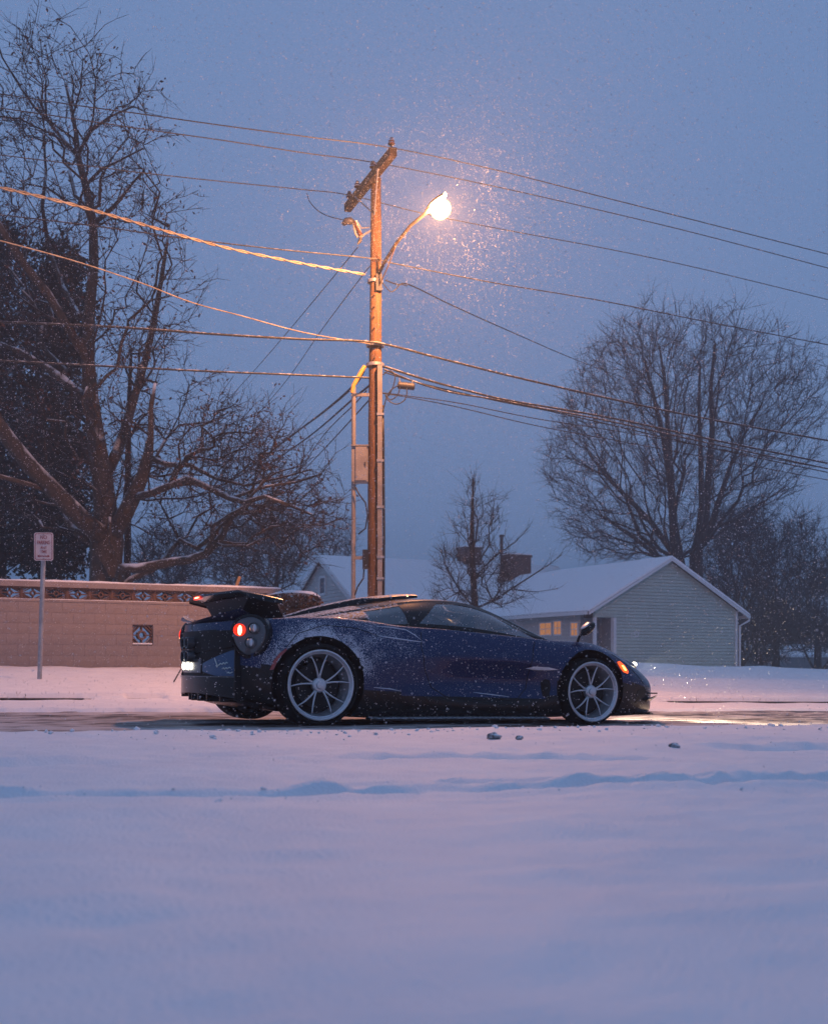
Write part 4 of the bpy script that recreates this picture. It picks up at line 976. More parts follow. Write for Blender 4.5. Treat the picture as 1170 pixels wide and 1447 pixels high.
# lumps of frozen slush on the field edge
for k, (px, py, w_, lab) in enumerate(((698,1038,19,'largest grey lump of frozen slush at the road edge'), (734,1041,12,'smaller slush lump just right of the largest one'), (952,1052,15,'slush lump in the snow before the front wheel'))):
    Yd = .5*F/(py-CY)*1.0
    for _ in range(6):
        q = at(px, py, Yd); Yd = (EYE-float(gz(q.dot(U), q.dot(L)))-.02)*F/(py-CY)
    q = at(px, py, Yd); bm = bmesh.new(); bmesh.ops.create_icosphere(bm, subdivisions=3, radius=1)
    w2 = w_/F*Yd/2; rr = random.Random(k)
    for v in bm.verts:
        a = float(fbm(np.array(v.co.x*1.7+k*5), np.array(v.co.y*1.7+v.co.z*2.3), 4)); v.co *= 1+.9*a; v.co = Vector((v.co.x*w2, v.co.y*w2*.8, v.co.z*w2*.62))
    me = bpy.data.meshes.new('slush_lump'); bm.to_mesh(me); bm.free(); me.polygons.foreach_set('use_smooth', [True]*len(me.polygons))
    if k == 0: M['lump'] = mat('frozen_slush', (.10,.09,.09), .6, col2=(.5,.5,.52), vs=30, snow=(.5,1.0), snow_n=20, bump=.6, bs=60)
    me.materials.append(M['lump']); o = bpy.data.objects.new('slush_lump', me); C.objects.link(o); o.location = q-Vector((0,0,w2*.28)); tag(o, lab, 'slush lump', 'slush lumps at the road edge')
# ------------------------------------------------------------------ the car
CO = Vector((-.786, 10.18, 0)) + L*1.0
car = empty('sports_car', CO); car.rotation_euler = (0, R(1.0), TH)
tag(car, 'low dark blue supercar dusted with snow, parked in the slushy road', 'car')
# paint with a dusting of snow
m, nt, p = nodes('car_paint')
p.inputs['Base Color'].default_value = (.003,.019,.080,1); p.inputs['Metallic'].default_value = .6; p.inputs['Roughness'].default_value = .34
p.inputs['Specular IOR Level'].default_value = .2; p.inputs['Coat Weight'].default_value = .6; p.inputs['Coat Roughness'].default_value = .04
tcn = N(nt, 'ShaderNodeTexCoord'); sx = N(nt, 'ShaderNodeSeparateXYZ'); nt.links.new(tcn.outputs['Object'], sx.inputs[0])
g = N(nt, 'ShaderNodeNewGeometry'); sg_ = N(nt, 'ShaderNodeSeparateXYZ'); nt.links.new(g.outputs['Normal'], sg_.inputs[0])
dx = math_(nt, 'MULTIPLY', sx.outputs[0], 1.0); dz = math_(nt, 'SUBTRACT', sx.outputs[2], .36)
rad = math_(nt, 'SQRT', math_(nt, 'ADD', math_(nt, 'MULTIPLY', dx, dx), math_(nt, 'MULTIPLY', dz, dz)))
ring = math_(nt, 'MULTIPLY', mapr(nt, rad, .62, .41), mapr(nt, sx.outputs[2], .30, .55))           # thrown up round the rear arch
aft = math_(nt, 'MULTIPLY', mapr(nt, sx.outputs[0], 1.25, .35), mapr(nt, sx.outputs[0], -.1, .45))
flank = math_(nt, 'MULTIPLY', aft, math_(nt, 'MULTIPLY', mapr(nt, sx.outputs[2], .42, .6), .50))
up = mapr(nt, sg_.outputs[2], .45, .95, 0, .75); up = math_(nt, 'MULTIPLY', up, mapr(nt, sx.outputs[0], 2.2, .6, .25, 1))
cov = math_(nt, 'MAXIMUM', math_(nt, 'MULTIPLY', ring, .95), math_(nt, 'MAXIMUM', up, flank))
nz = noise(nt, 120, 4); nz2 = noise(nt, 9, 4); cov2 = math_(nt, 'MULTIPLY', cov, mapr(nt, nz2, .3, .62, .45, 1.05))
thr = math_(nt, 'ADD', nz, math_(nt, 'MULTIPLY', cov2, .36))
sn_ = mapr(nt, thr, .62, .80)
c = mixc(nt, math_(nt, 'MULTIPLY', sn_, .8), (.003,.019,.080), (.72,.74,.80))
nt.links.new(c, p.inputs['Base Color']); nt.links.new(mapr(nt, sn_, 0, 1, .45, 0), p.inputs['Metallic']); nt.links.new(mapr(nt, sn_, 0, 1, .34, .8), p.inputs['Roughness']); nt.links.new(mapr(nt, sn_, 0, 1, .6, 0), p.inputs['Coat Weight'])
b = N(nt, 'ShaderNodeBump'); b.inputs['Strength'].default_value = .35; b.inputs['Distance'].default_value = .006; nt.links.new(sn_, b.inputs['Height']); nt.links.new(b.outputs[0], p.inputs['Normal'])
M['paint'] = m
def carbon(name, snow=None):
    m, nt, p = nodes(name); tcn = N(nt, 'ShaderNodeTexCoord'); ch = N(nt, 'ShaderNodeTexChecker'); ch.inputs['Scale'].default_value = 160
    mp = N(nt, 'ShaderNodeMapping'); mp.inputs['Rotation'].default_value = (R(45), R(45), 0); nt.links.new(tcn.outputs['Object'], mp.inputs[0]); nt.links.new(mp.outputs[0], ch.inputs[0])
    ch.inputs[1].default_value = (.012,.012,.012,1); ch.inputs[2].default_value = (.003,.003,.003,1)
    c = ch.outputs[0]
    if snow:
        g = N(nt, 'ShaderNodeNewGeometry'); s_ = N(nt, 'ShaderNodeSeparateXYZ'); nt.links.new(g.outputs['Normal'], s_.inputs[0])
        k = mapr(nt, math_(nt, 'ADD', s_.outputs[2], mapr(nt, noise(nt, 40, 4), .3, .7, -.4, .4)), snow[0], snow[1]); c = mixc(nt, k, c, (.75,.77,.82)); nt.links.new(mapr(nt, k, 0, 1, .35, .8), p.inputs['Roughness'])
    nt.links.new(c, p.inputs['Base Color']); p.inputs['Roughness'].default_value = .22; p.inputs['Coat Weight'].default_value = .1; p.inputs['Specular IOR Level'].default_value = .28
    return m
M['carbon'] = carbon('carbon_fibre'); M['carbon_snow'] = carbon('carbon_fibre_snowy', (.75, 1.25))
M['black'] = mat('car_black', (.003,.003,.003), .55, spec=.3)
M['tyre'] = mat('tyre_rubber', (.006,.006,.006), .85, spec=.25, bump=.3, bs=60)
M['alloy'] = mat('silver_alloy', (.68,.68,.71), .38, .55, col2=(.60,.60,.63), vs=30)
M['disc'] = mat('brake_disc', (.02,.02,.02), .5, .6)
M['blue_panel'] = mat('bumper_blue', (.012,.060,.155), .3, .4, coat=1.0)
M['pod'] = mat('lamp_pod_grey', (.10,.10,.105), .35, .3, coat=.6)
M['lens'] = mat('lens_clear', (.30,.30,.30), .08, .5)
M['red_off'] = mat('red_reflector', (.35,.03,.02), .25, coat=1)
M['red_on'] = mat('red_light', (.4,.02,.01), .3, emis=(1,.035,.012), es=1.1)
M['red_core'] = mat('red_light_core', (1,.4,.2), .3, emis=(1,.40,.18), es=7)
M['white_on'] = mat('white_light', (1,1,1), .3, emis=(1,.93,.75), es=11)
M['amber_on'] = mat('amber_light', (.7,.15,.02), .3, emis=(1,.10,.012), es=1.1)
M['amber_core'] = mat('amber_core', (1,.5,.1), .3, emis=(1,.42,.08), es=5)
M['silver_ink'] = mat('pale_script', (.70,.74,.70), .4)
M['seat'] = mat('seat_leather', (.30,.29,.28), .6)
m, nt, p = nodes('car_glass'); nt.nodes.remove(p); out = nt.nodes['Material Output']
gl = N(nt, 'ShaderNodeBsdfGlossy'); gl.inputs['Roughness'].default_value = .03; gl.inputs[0].default_value = (.9,.95,1,1)
trn = N(nt, 'ShaderNodeBsdfTransparent'); trn.inputs[0].default_value = (.42,.48,.50,1); fr = N(nt, 'ShaderNodeFresnel'); fr.inputs[0].default_value = 1.5
ms = N(nt, 'ShaderNodeMixShader'); nt.links.new(math_(nt, 'ADD', math_(nt, 'MULTIPLY', fr.outputs[0], 1.5), .10), ms.inputs[0]); nt.links.new(trn.outputs[0], ms.inputs[1]); nt.links.new(gl.outputs[0], ms.inputs[2]); nt.links.new(ms.outputs[0], out.inputs[0])
M['car_glass'] = m

XR = lambda y: -.82 + .17*(abs(y)/.75)**2.2
fW = sm([-.6,-.4,-.2,0,.4,.8,1.2,1.6,2.0,2.3,2.6,2.85,3.1,3.3,3.5,3.7,3.82,3.9,3.96],[.80,.92,.985,1.0,1.0,.965,.93,.915,.93,.965,.995,.995,.97,.925,.84,.70,.56,.40,.20], .05)
def W(x):
    if x < -.45:
        a = .75*(max(0, x+.82)/.17)**(1/2.2); b_ = fW(x); k = min(1, max(0, (x+.62)/.17)); k = k*k*(3-2*k)
        return max(.02, a*(1-k)+b_*k) if x < -.62+.17 else b_
    return fW(x)
fzb = sm([-.9,-.7,-.5,-.2,.5,2.2,2.9,3.4,3.96],[.29,.25,.17,.11,.065,.065,.075,.08,.12], .06)
fzf = sm([-.9,-.7,-.5,-.36,-.1,.16,.45,.77,1.0,1.3,1.7,2.1,2.4,2.61,2.8,2.98,3.15,3.28,3.5,3.73,3.9,3.96],[.86,.885,.90,.91,.935,.94,.92,.885,.875,.868,.845,.818,.80,.80,.795,.765,.71,.655,.565,.47,.375,.33], .045)
fzc = sm([-.9,-.5,0,.6,1.2,2.2,2.5,2.8,3.2,3.6,3.85,3.96],[.85,.86,.86,.85,.80,.78,.76,.71,.60,.46,.36,.30], .06)
fyf = sm([-.9,-.5,0,.4,.8,1.2,2.2,2.6,3.0,3.4,3.8,3.96],[.86,.86,.85,.86,.88,.90,.88,.84,.82,.80,.75,.7], .06)   # crest as a share of the half width
fsc = sm([.3,.6,1.0,1.5,2.0,2.35,2.6],[0,.0,.02,.055,.065,.02,0], .07)
def section(x):
    w, zb, zf, zc = W(x), fzb(x), fzf(x), fzc(x); yf = fyf(x)*w; zm = zb+(zf-zb)*.52; sc = fsc(x)
    pts = [(0,zb),(.5*w,zb),(.88*w,zb),(.965*w,zb+.03*(zf-zb)/.5),(.985*w-sc*.3,zb+(zf-zb)*.22),(w*.99-sc,zb+(zf-zb)*.40),(w-sc*.6,zm+.06),(.995*w,zb+(zf-zb)*.72),(.955*w,zb+(zf-zb)*.88),(yf+.35*(w*.955-yf),zf-.012),(yf,zf),(yf*.86,zf-.01-.15*abs(zf-zc)),(yf*.62,zc+.4*(zf-zc)),(yf*.3,zc),(0,zc)]
    for _ in range(2):
        q = [pts[0]]
        for a, b_ in zip(pts[:-1], pts[1:]):
            q += [(a[0]*.75+b_[0]*.25, a[1]*.75+b_[1]*.25), (a[0]*.25+b_[0]*.75, a[1]*.25+b_[1]*.75)]
        q.append(pts[-1]); pts = q
    return pts
def side_y(x, z):
    q = section(x); best = 0
    for a, b_ in zip(q[:-1], q[1:]):
        if a[1] <= z <= b_[1] and b_[0] > W(x)*.6: return a[0]+(b_[0]-a[0])*(z-a[1])/max(1e-6, b_[1]-a[1])
    return max(p_[0] for p_ in q)
xs = np.concatenate([-.82+.20*(np.linspace(0,1,22)**2.2), np.linspace(-.61,3.6,110), 3.96-.35*(1-np.linspace(0,1,18))**1.5])
P = []
for x in xs:
    h_ = section(float(x)); P.append([(float(x), -y, z) for y, z in h_] + [(float(x), y, z) for y, z in h_[::-1][1:-1]])
mb = MB(); mb.grid(P, 0, True); n0 = len(P[0]); mb.add(P[0], [tuple(range(n0))]); mb.add(P[-1], [tuple(range(n0))[::-1]])
body = mb.build('body', [M['paint'], M['carbon'], M['black']], car, smooth=True, weld=True)
AX_F = 2.79; RW, FW_ = (0, .35), (AX_F, .318)
cut = []
for (cx_, cz_, rr_) in ((0, .36, .405), (AX_F, .335, .382)):
    for sgn in (-1, 1):
        mb = MB(); Mc = Matrix.Translation((cx_, sgn*.90, cz_)) @ Matrix.Rotation(R(90), 4, 'X')
        mb.lathe([(0,-.34),(rr_,-.34),(rr_,.34),(0,.34)], 64, Mc); co = mb.build('cutter', M['black'], car, weld=True); cut.append(co)
for co in cut:
    md = body.modifiers.new('cut', 'BOOLEAN'); md.operation = 'DIFFERENCE'; md.object = co; md.solver = 'EXACT'
bpy.context.view_layer.update()
me = bpy.data.meshes.new_from_object(body.evaluated_get(bpy.context.evaluated_depsgraph_get()))
body.modifiers.clear(); body.data = me
for co in cut: bpy.data.objects.remove(co)
me.materials.clear()
for q in ('paint', 'carbon', 'black'): me.materials.append(M[q])
for pg in me.polygons:
    c_ = pg.center; k = 0
    if c_.z < .27 + .03*math.sin(c_.x*2.2+1): k = 1
    if c_.x < -.36 and c_.z < .50: k = 1
    if c_.x < -.60 and c_.z < .80 and abs(c_.y) < .76: k = 2
    if c_.x > 3.10 and c_.z < .40-.10*max(0, c_.x-3.3): k = 1
    if 1.0 < c_.x < 2.25 and .34 < c_.z < .50 and abs(c_.y) > .8: k = k
    for (cx_, cz_, rr_) in ((0, .36, .405), (AX_F, .335, .382)):
        d_ = math.hypot(c_.x-cx_, c_.z-cz_)
        if d_ < rr_+.004 and .5 < abs(c_.y) < 1.1: k = 2
    pg.material_index = k; pg.use_smooth = True
me.set_sharp_from_angle(angle=R(38))

# cabin
fyb = sm([-.4,.2,.7,1.08,1.5,2.04,2.4,2.55],[.50,.60,.70,.765,.785,.77,.72,.70], .05)
fzbelt = sm([-.4,.2,.7,1.08,1.5,2.04,2.4,2.55],[.85,.85,.86,.885,.865,.815,.785,.765], .05)
fyr = sm([-.4,.2,.7,1.0,1.4,1.72,1.97,2.17,2.4,2.55],[.30,.38,.45,.50,.52,.54,.575,.62,.69,.71], .05)
fzr = sm([-.4,.05,.45,.85,.98,1.23,1.5,1.7,1.88,2.05,2.2,2.36,2.5,2.6],[.86,.925,1.0,1.075,1.105,1.135,1.137,1.112,1.055,.975,.90,.82,.775,.76], .05)
fzt = sm([-.4,.2,.7,1.1,1.4,1.7,2.0,2.3,2.55,2.7],[.87,.99,1.10,1.165,1.175,1.155,1.08,.96,.84,.79], .05)
def Sf(x, t, sgn=-1, off=0.):
    yb, zb, yr, zr, zt = fyb(x), fzbelt(x), fyr(x), fzr(x), fzt(x)
    if t <= 1:
        bow = .035*math.sin(math.pi*t); y = yb+(yr-yb)*t+bow*.8; z = zb+(zr-zb)*t+bow*.5
        n_ = Vector((0, .8, .6))
    else:
        q = t-1; a = q*math.pi/2; y = yr*math.cos(a)**.9 if q < 1 else 0; z = zr+(max(zt, zr)-zr)*math.sin(a); n_ = Vector((0, math.cos(a)*.6, 1)).normalized()
    return Vector((x, sgn*(y+n_.y*off), z+n_.z*off))
def patch(mb, xa, xb, t0, t1, nx, nt_, sgn, off=0., mi=0):
    P = []
    for j in range(nt_+1):
        t = t0+(t1-t0)*j/nt_; a, b_ = xa(t), xb(t); row = [Sf(a+(b_-a)*i/nx, t, sgn, off) for i in range(nx+1)]
        P.append(row)
    mb.grid(P if sgn < 0 else [r_[::-1] for r_ in P], mi)
wr_ = lambda t: 1.02+.34*t                     # rear edge of the door window leans forward
wf = lambda t: 2.36-.50*max(0., t)**1.0         # front edge meets the A-pillar
mb = MB(); rear = MB()
for sgn in (-1, 1):
    patch(mb, lambda t: .62, wr_, 0, .10, 10, 1, sgn); patch(mb, wr_, wf, 0, .10, 24, 1, sgn); patch(mb, wf, lambda t: 2.56, 0, .10, 8, 1, sgn)
    patch(mb, lambda t: .95, wr_, .10, .90, 6, 8, sgn); patch(mb, wf, lambda t: 2.56, .10, .90, 10, 8, sgn)
    patch(mb, lambda t: .95, lambda t: 2.56, .90, 1.16, 40, 3, sgn)
    patch(mb, lambda t: .62, lambda t: 1.74, 1.16, 2, 22, 8, sgn)
    patch(rear, lambda t: -.38, lambda t: .62, 0, 2, 26, 20, sgn); patch(rear, lambda t: .62, lambda t: .95, .10, .12, 8, 1, sgn); patch(rear, lambda t: .62, lambda t: .95, .88, 1.16, 8, 3, sgn)
mb.build('cabin_shell', M['carbon'], car, smooth=True, weld=True)
M['deck_paint'] = M['paint']
rear.build('engine_cover', M['carbon_snow'], car, smooth=True, weld=True)
for sgn in (-1, 1):
    mb = MB(); patch(mb, wr_, wf, .10, .90, 30, 10, sgn, -.004); tag(mb.build('door_window', M['car_glass'], car, smooth=True), None)
    mb = MB(); patch(mb, lambda t: .62, lambda t: .95, .12, .88, 8, 8, sgn, -.004); mb.build('quarter_window', M['car_glass'], car, smooth=True)
mb = MB()
for sgn in (-1, 1): patch(mb, lambda t: 1.74, lambda t: 2.56, 1.16, 2, 22, 10, sgn, -.004)
mb.build('windscreen', M['car_glass'], car, smooth=True, weld=True)
mb = MB(); mb.box((.75, -.62, .45), (2.3, .62, .62)); mb.box((.60, -.6, .45), (.70, .6, .95)); mb.build('cockpit_tub', M['black'], car)
for sgn in (-1, 1):
    s_ = empty('seat', (1.25, sgn*.34, .55), 0, car)
    mb = MB(); P = []
    for i in range(9):
        f_ = i/8; zz = .05+.50*f_; xx = -.05-.20*f_; ww = .22-.02*f_ if f_ < .72 else .21*(1-((f_-.72)/.3)**2)+.04
        P.append([(xx+.05, -ww, zz), (xx, -ww*.8, zz), (xx, ww*.8, zz), (xx+.05, ww, zz), (xx-.08, ww*.8, zz), (xx-.08, -ww*.8, zz)])
    mb.grid(P, 0, True); mb.build('backrest', M['seat'], s_, smooth=True)
    mb = MB(); mb.box((-.05, -.22, 0), (.45, .22, .1)); mb.build('cushion', M['seat'], s_)
mb = MB(); mb.tube([(1.85+.02*math.cos(a), sgn_y, .80) for a, sgn_y in ((0, -.2),)]*2, .01, 4); 
mb = MB(); k = 20; mb.tube([(1.78+.05*math.cos(2*math.pi*i/k), .34+.17*math.sin(2*math.pi*i/k), .80+.15*math.cos(2*math.pi*i/k)) for i in range(k+1)], .014, 6, cap=False); mb.build('steering_wheel', M['black'], car)
mb = MB(); mb.box((1.95, -.6, .55), (2.3, .6, .80)); mb.build('dashboard', M['black'], car)

# roof scoop
mb = MB(); P = []; top = sm([-.05,.3,.74,1.0,1.22,1.3],[.945,1.06,1.165,1.20,1.222,1.224], .05); wsc = sm([-.05,.4,.8,1.1,1.3],[.03,.10,.17,.23,.26], .06)
for i in range(29):
    x = -.05+1.33*i/28; w_ = wsc(x); zt_ = top(x); zb_ = min(zt_-.012, max(fzt(x)-.02, .86)) if x < .85 else min(zt_-.012, max(zt_-.045-.03*max(0,(1.1-x)), fzt(x)-.02) )
    P.append([(x,-w_,zb_),(x,-w_*1.0,(zb_+zt_)/2),(x,-w_*.85,zt_-.008),(x,-w_*.4,zt_),(x,w_*.4,zt_),(x,w_*.85,zt_-.008),(x,w_,(zb_+zt_)/2),(x,w_,zb_)])
mb.grid(P, 0, True); mb.add(P[-1], [tuple(range(8))]); sc_ = mb.build('roof_scoop', M['carbon_snow'], car, smooth=True, angle=40)
mb = MB(); mb.box((1.281,-.2,top(1.28)-.034), (1.285,.2,top(1.28)-.012)); mb.build('scoop_mouth', M['black'], sc_)

# rear wing, ends turned down to the body
mb = MB(); P = []
NY = 48
def wing_pt(v, c):                                 # v -1..1 across, c 0 trailing .. 1 leading
    y = v*.84; e = max(0, abs(v)-.80)/.20; drop = .03*e**1.8-.015*abs(v)
    x = -.67+.05*abs(v)**2 + (.40-.05*e)*c + .0*e; z = 1.125-.055*c**1.3+.02*(1-abs(v))-drop
    y = math.copysign(abs(y)-.07*e**2, y)
    return x, y, z
for j in range(NY+1):
    v = -1+2*j/NY; row = []
    for c_ in (0,.15,.4,.7,1): row.append(wing_pt(v, c_))
    low = []
    for c_ in (1,.7,.4,.15,0):
        x, y, z = wing_pt(v, c_); th = .012+.022*math.sin(math.pi*(c_*.8+.1)); low.append((x, y, z-th))
    P.append(row+low)
mb.grid(P, 0, True); mb.add(P[0], [tuple(range(10))[::-1]]); mb.add(P[-1], [tuple(range(10))])
wg = mb.build('rear_wing', M['carbon'], car, smooth=True, weld=True, angle=45)
mb = MB(); P = []                                   # central pylon flaring out under the blade
for i in range(11):
    f_ = i/10; hy = .34+.30*f_**1.6; z = .86+.235*f_; x0 = -.50-.02*f_; x1 = -.02-.24*f_; P.append([(x0, -hy, z), ((x0+x1)/2, -hy-.01, z-.004), (x1, -hy*.92, z), (x1+.03, 0, z), (x1, hy*.92, z), ((x0+x1)/2, hy+.01, z-.004), (x0, hy, z), (x0-.03, 0, z)])
mb.grid(P, 0, True); mb.build('wing_pylon', M['black'], wg, smooth=True, angle=40)
mb = MB(); P = []
for j in range(13):
    v = .30+.30*j/12; x, y, z = wing_pt(v, 0); P.append([(x-.006, y, z-.030), (x-.008, y, z-.004)])
mb.grid(P); P2 = [[(a[0], a[1], a[2]), (a[0]+.03, a[1], a[2])] for a, b_ in P]; mb.grid(P2); mb.build('brake_light', M['red_on'], wg)
mb = MB(); P = []
for j in range(9):
    v = .36+.16*j/8; x, y, z = wing_pt(v, 0); P.append([(x-.012, y, z-.022), (x-.012, y, z-.012)])
mb.grid(P); mb.build('brake_light_core', M['red_core'], wg)
# ducktail lip
mb = MB(); P = []
for j in range(41):
    y = -.80+1.6*j/40; x = XR(y)+.02; e = abs(y)/.80; zt_ = fzf(max(-.80,x))-.015+.105*(.25+.75*e**1.5); P.append([(x+.10, y, fzc(-.5)+.005+.02*e), (x-.03, y, zt_-.012), (x-.045, y, zt_), (x+.0, y, zt_-.025), (x+.12, y, fzc(-.5)+.03+.02*e)])
mb.grid(P); mb.build('ducktail', M['paint'], car, smooth=True, angle=50)
# rear fascia pieces follow the curved tail
def rear_panel(name, y0, y1, zf_lo, zf_hi, mt, off=.012, parent=None, ny=16, nz_=6):
    mb = MB(); P = []
    for i in range(ny+1):
        y = y0+(y1-y0)*i/ny; lo, hi = zf_lo(y), zf_hi(y); P.append([(XR(y)-off+.03*max(0,(.45-(lo+(hi-lo)*j/nz_)))*0, y, lo+(hi-lo)*j/nz_) for j in range(nz_+1)])
    mb.grid(P)
    e = [P[0], P[-1]]
    for col in (P[0], P[-1]): mb.grid([col, [(a[0]+off+.02, a[1], a[2]) for a in col]])
    for k in (0, -1): mb.grid([[r_[k] for r_ in P], [(r_[k][0]+off+.02, r_[k][1], r_[k][2]) for r_ in P]])
    return mb.build(name, mt, parent or car, smooth=True, weld=True, angle=40)
for sgn in (-1, 1):
    a, b_ = sorted((sgn*.735, sgn*.30))
    bp = rear_panel('bumper_panel', a, b_, lambda y: .415+.06*max(0,(.5-abs(y))/.2)*.6, lambda y: .52+.11*min(1,(abs(y)-.30)/.40), M['blue_panel'], .016)
    if sgn < 0: bpn = bp
rear_panel('exhaust_mesh', -.70, .70, lambda y: .60+.06*abs(y)/.7, lambda y: .80, M['black'], .008)
rear_panel('light_panel', -.26, .26, lambda y: .44, lambda y: .56, M['pod'], .014)
rear_panel('diffuser', -.74, .74, lambda y: .265-.035*(abs(y)/.74)**1.6, lambda y: .40, M['carbon'], .014)
rear_panel('diffuser_lip', -.74, .74, lambda y: .402, lambda y: .412, M['pod'], .020)
for y in (-.45,-.22,.0,.22,.45):
    mb = MB(); mb.box((XR(y)+.06, y-.008, .19), (XR(y)+.3, y+.008, .28)); mb.build('diffuser_fin', M['carbon'], car)
for y, z in ((-.06,.70),(.06,.70),(-.06,.58),(.06,.58)):
    mb = MB(); mb.lathe([(.040,.06),(.052,.06),(.052,-.05),(.044,-.05),(.040,.05)], 18, Matrix.Translation((XR(y)-.02, y, z+.0)) @ Matrix.Rotation(R(90), 4, 'Y')); mb.build('exhaust_tip', M['pod'], car, smooth=True, angle=40)
for y in (.0, .16):
    mb = MB(); mb.ell((XR(y)-.03, y, .495), (.012,.028,.032), 14, 8); mb.build('reversing_light', M['white_on'], car, smooth=True)
for sgn in (-1, 1):
    mb = MB(); mb.box((-.68, sgn*.755-.014, .215), (-.60, sgn*.755+.014, .70)); mb.build('bumper_strut', M['black'], car)
# silver script on the near bumper panel
for pts in ([(-.50,.565),(-.52,.53),(-.545,.49),(-.52,.50),(-.555,.505),(-.58,.52),(-.60,.512),(-.615,.527),(-.635,.515),(-.65,.53),(-.665,.522)], [(-.60,.475),(-.62,.483),(-.63,.472),(-.65,.486),(-.66,.476),(-.685,.488),(-.70,.482)], [(-.66,.440),(-.675,.448),(-.69,.438),(-.72,.449)]):
    mb = MB(); q = [Vector((XR(y)-.020, y, z)) for y, z in pts]; f2 = []
    for a, b_ in zip(q[:-1], q[1:]): f2 += [a.lerp(b_, k/3) for k in range(3)]
    f2.append(q[-1]); mb.tube(f2, .0048, 5); mb.build('script_lettering', M['silver_ink'], bpn)
# rear lamp pods
for sgn in (-1, 1):
    pr = empty('tail_lamp', (-.55, sgn*.80, .765), 0, car)
    nrm = Vector((-.62, sgn*.78, .06)).normalized(); upv = Vector((0,0,1)); sd = upv.cross(nrm).normalized(); upv = nrm.cross(sd)
    Mp = Matrix((sd, upv, nrm)).transposed()
    def pm(u_, v_, w_): return Mp @ Vector((u_, v_, w_))
    def ring_pts(s_, w_):
        out = []
        for i in range(36):
            a = 2*math.pi*i/36; ru, rv = .165, .185; uu = ru*math.cos(a)*(1+.18*math.sin(a)); vv = rv*math.sin(a)-.02
            if sgn < 0: uu = uu
            out.append(pm(uu*s_*(1 if sgn < 0 else -1), vv*s_, w_))
        return out
    mb = MB(); mb.grid([ring_pts(1.0, -.12), ring_pts(1.06, .02), ring_pts(1.0, .055), ring_pts(.88, .062), ring_pts(.84, .05), ring_pts(.5, .06), ring_pts(.02, .06)], 0, True); mb.build('housing', M['carbon'], pr, smooth=True, angle=35)
    mb = MB(); mb.grid([ring_pts(.86, .058), ring_pts(.80, .068), ring_pts(.4, .075), ring_pts(.02, .076)], 0, True); mb.build('bezel', M['pod'], pr, smooth=True, angle=35)
    # photo: lit red lamp to the left, two clear lamps stacked to the right
    for (u_, v_, r_, kind) in ((-.078, .030, .046, 'red'), (.045, .045, .046, 'clear'), (.020, -.075, .046, 'clear')):
        if sgn > 0: u_ = -u_
        Ml = Matrix.Translation(pm(u_, v_, .072)) @ Mp.to_4x4()
        mb = MB(); mb.lathe([(r_*1.12,-.01),(r_*1.12,.022),(r_,.024),(r_*.95,.008)], 24, Ml); rg = mb.build('lamp_ring', M['red_on'] if kind == 'red' else M['pod'], pr, smooth=True, angle=35)
        mb = MB(); mb.lathe([(r_*.95,.010),(r_*.7,.024),(r_*.3,.030),(.001,.031)], 24, Ml); mb.build('lamp_lens', M['red_on'] if kind == 'red' else M['lens'], pr, smooth=True)
        if kind == 'red':
            mb = MB(); mb.ell(pm(u_+.01, v_-.005, .105), (.018,.042,.008), 12, 8, M=Mp); mb.build('lamp_core', M['red_core'], pr, smooth=True)
        else:
            mb = MB(); mb.ell(pm(u_+.012, v_, .100), (.014,.034,.006), 12, 8, M=Mp); mb.build('lamp_bulb', M['alloy'], pr, smooth=True)
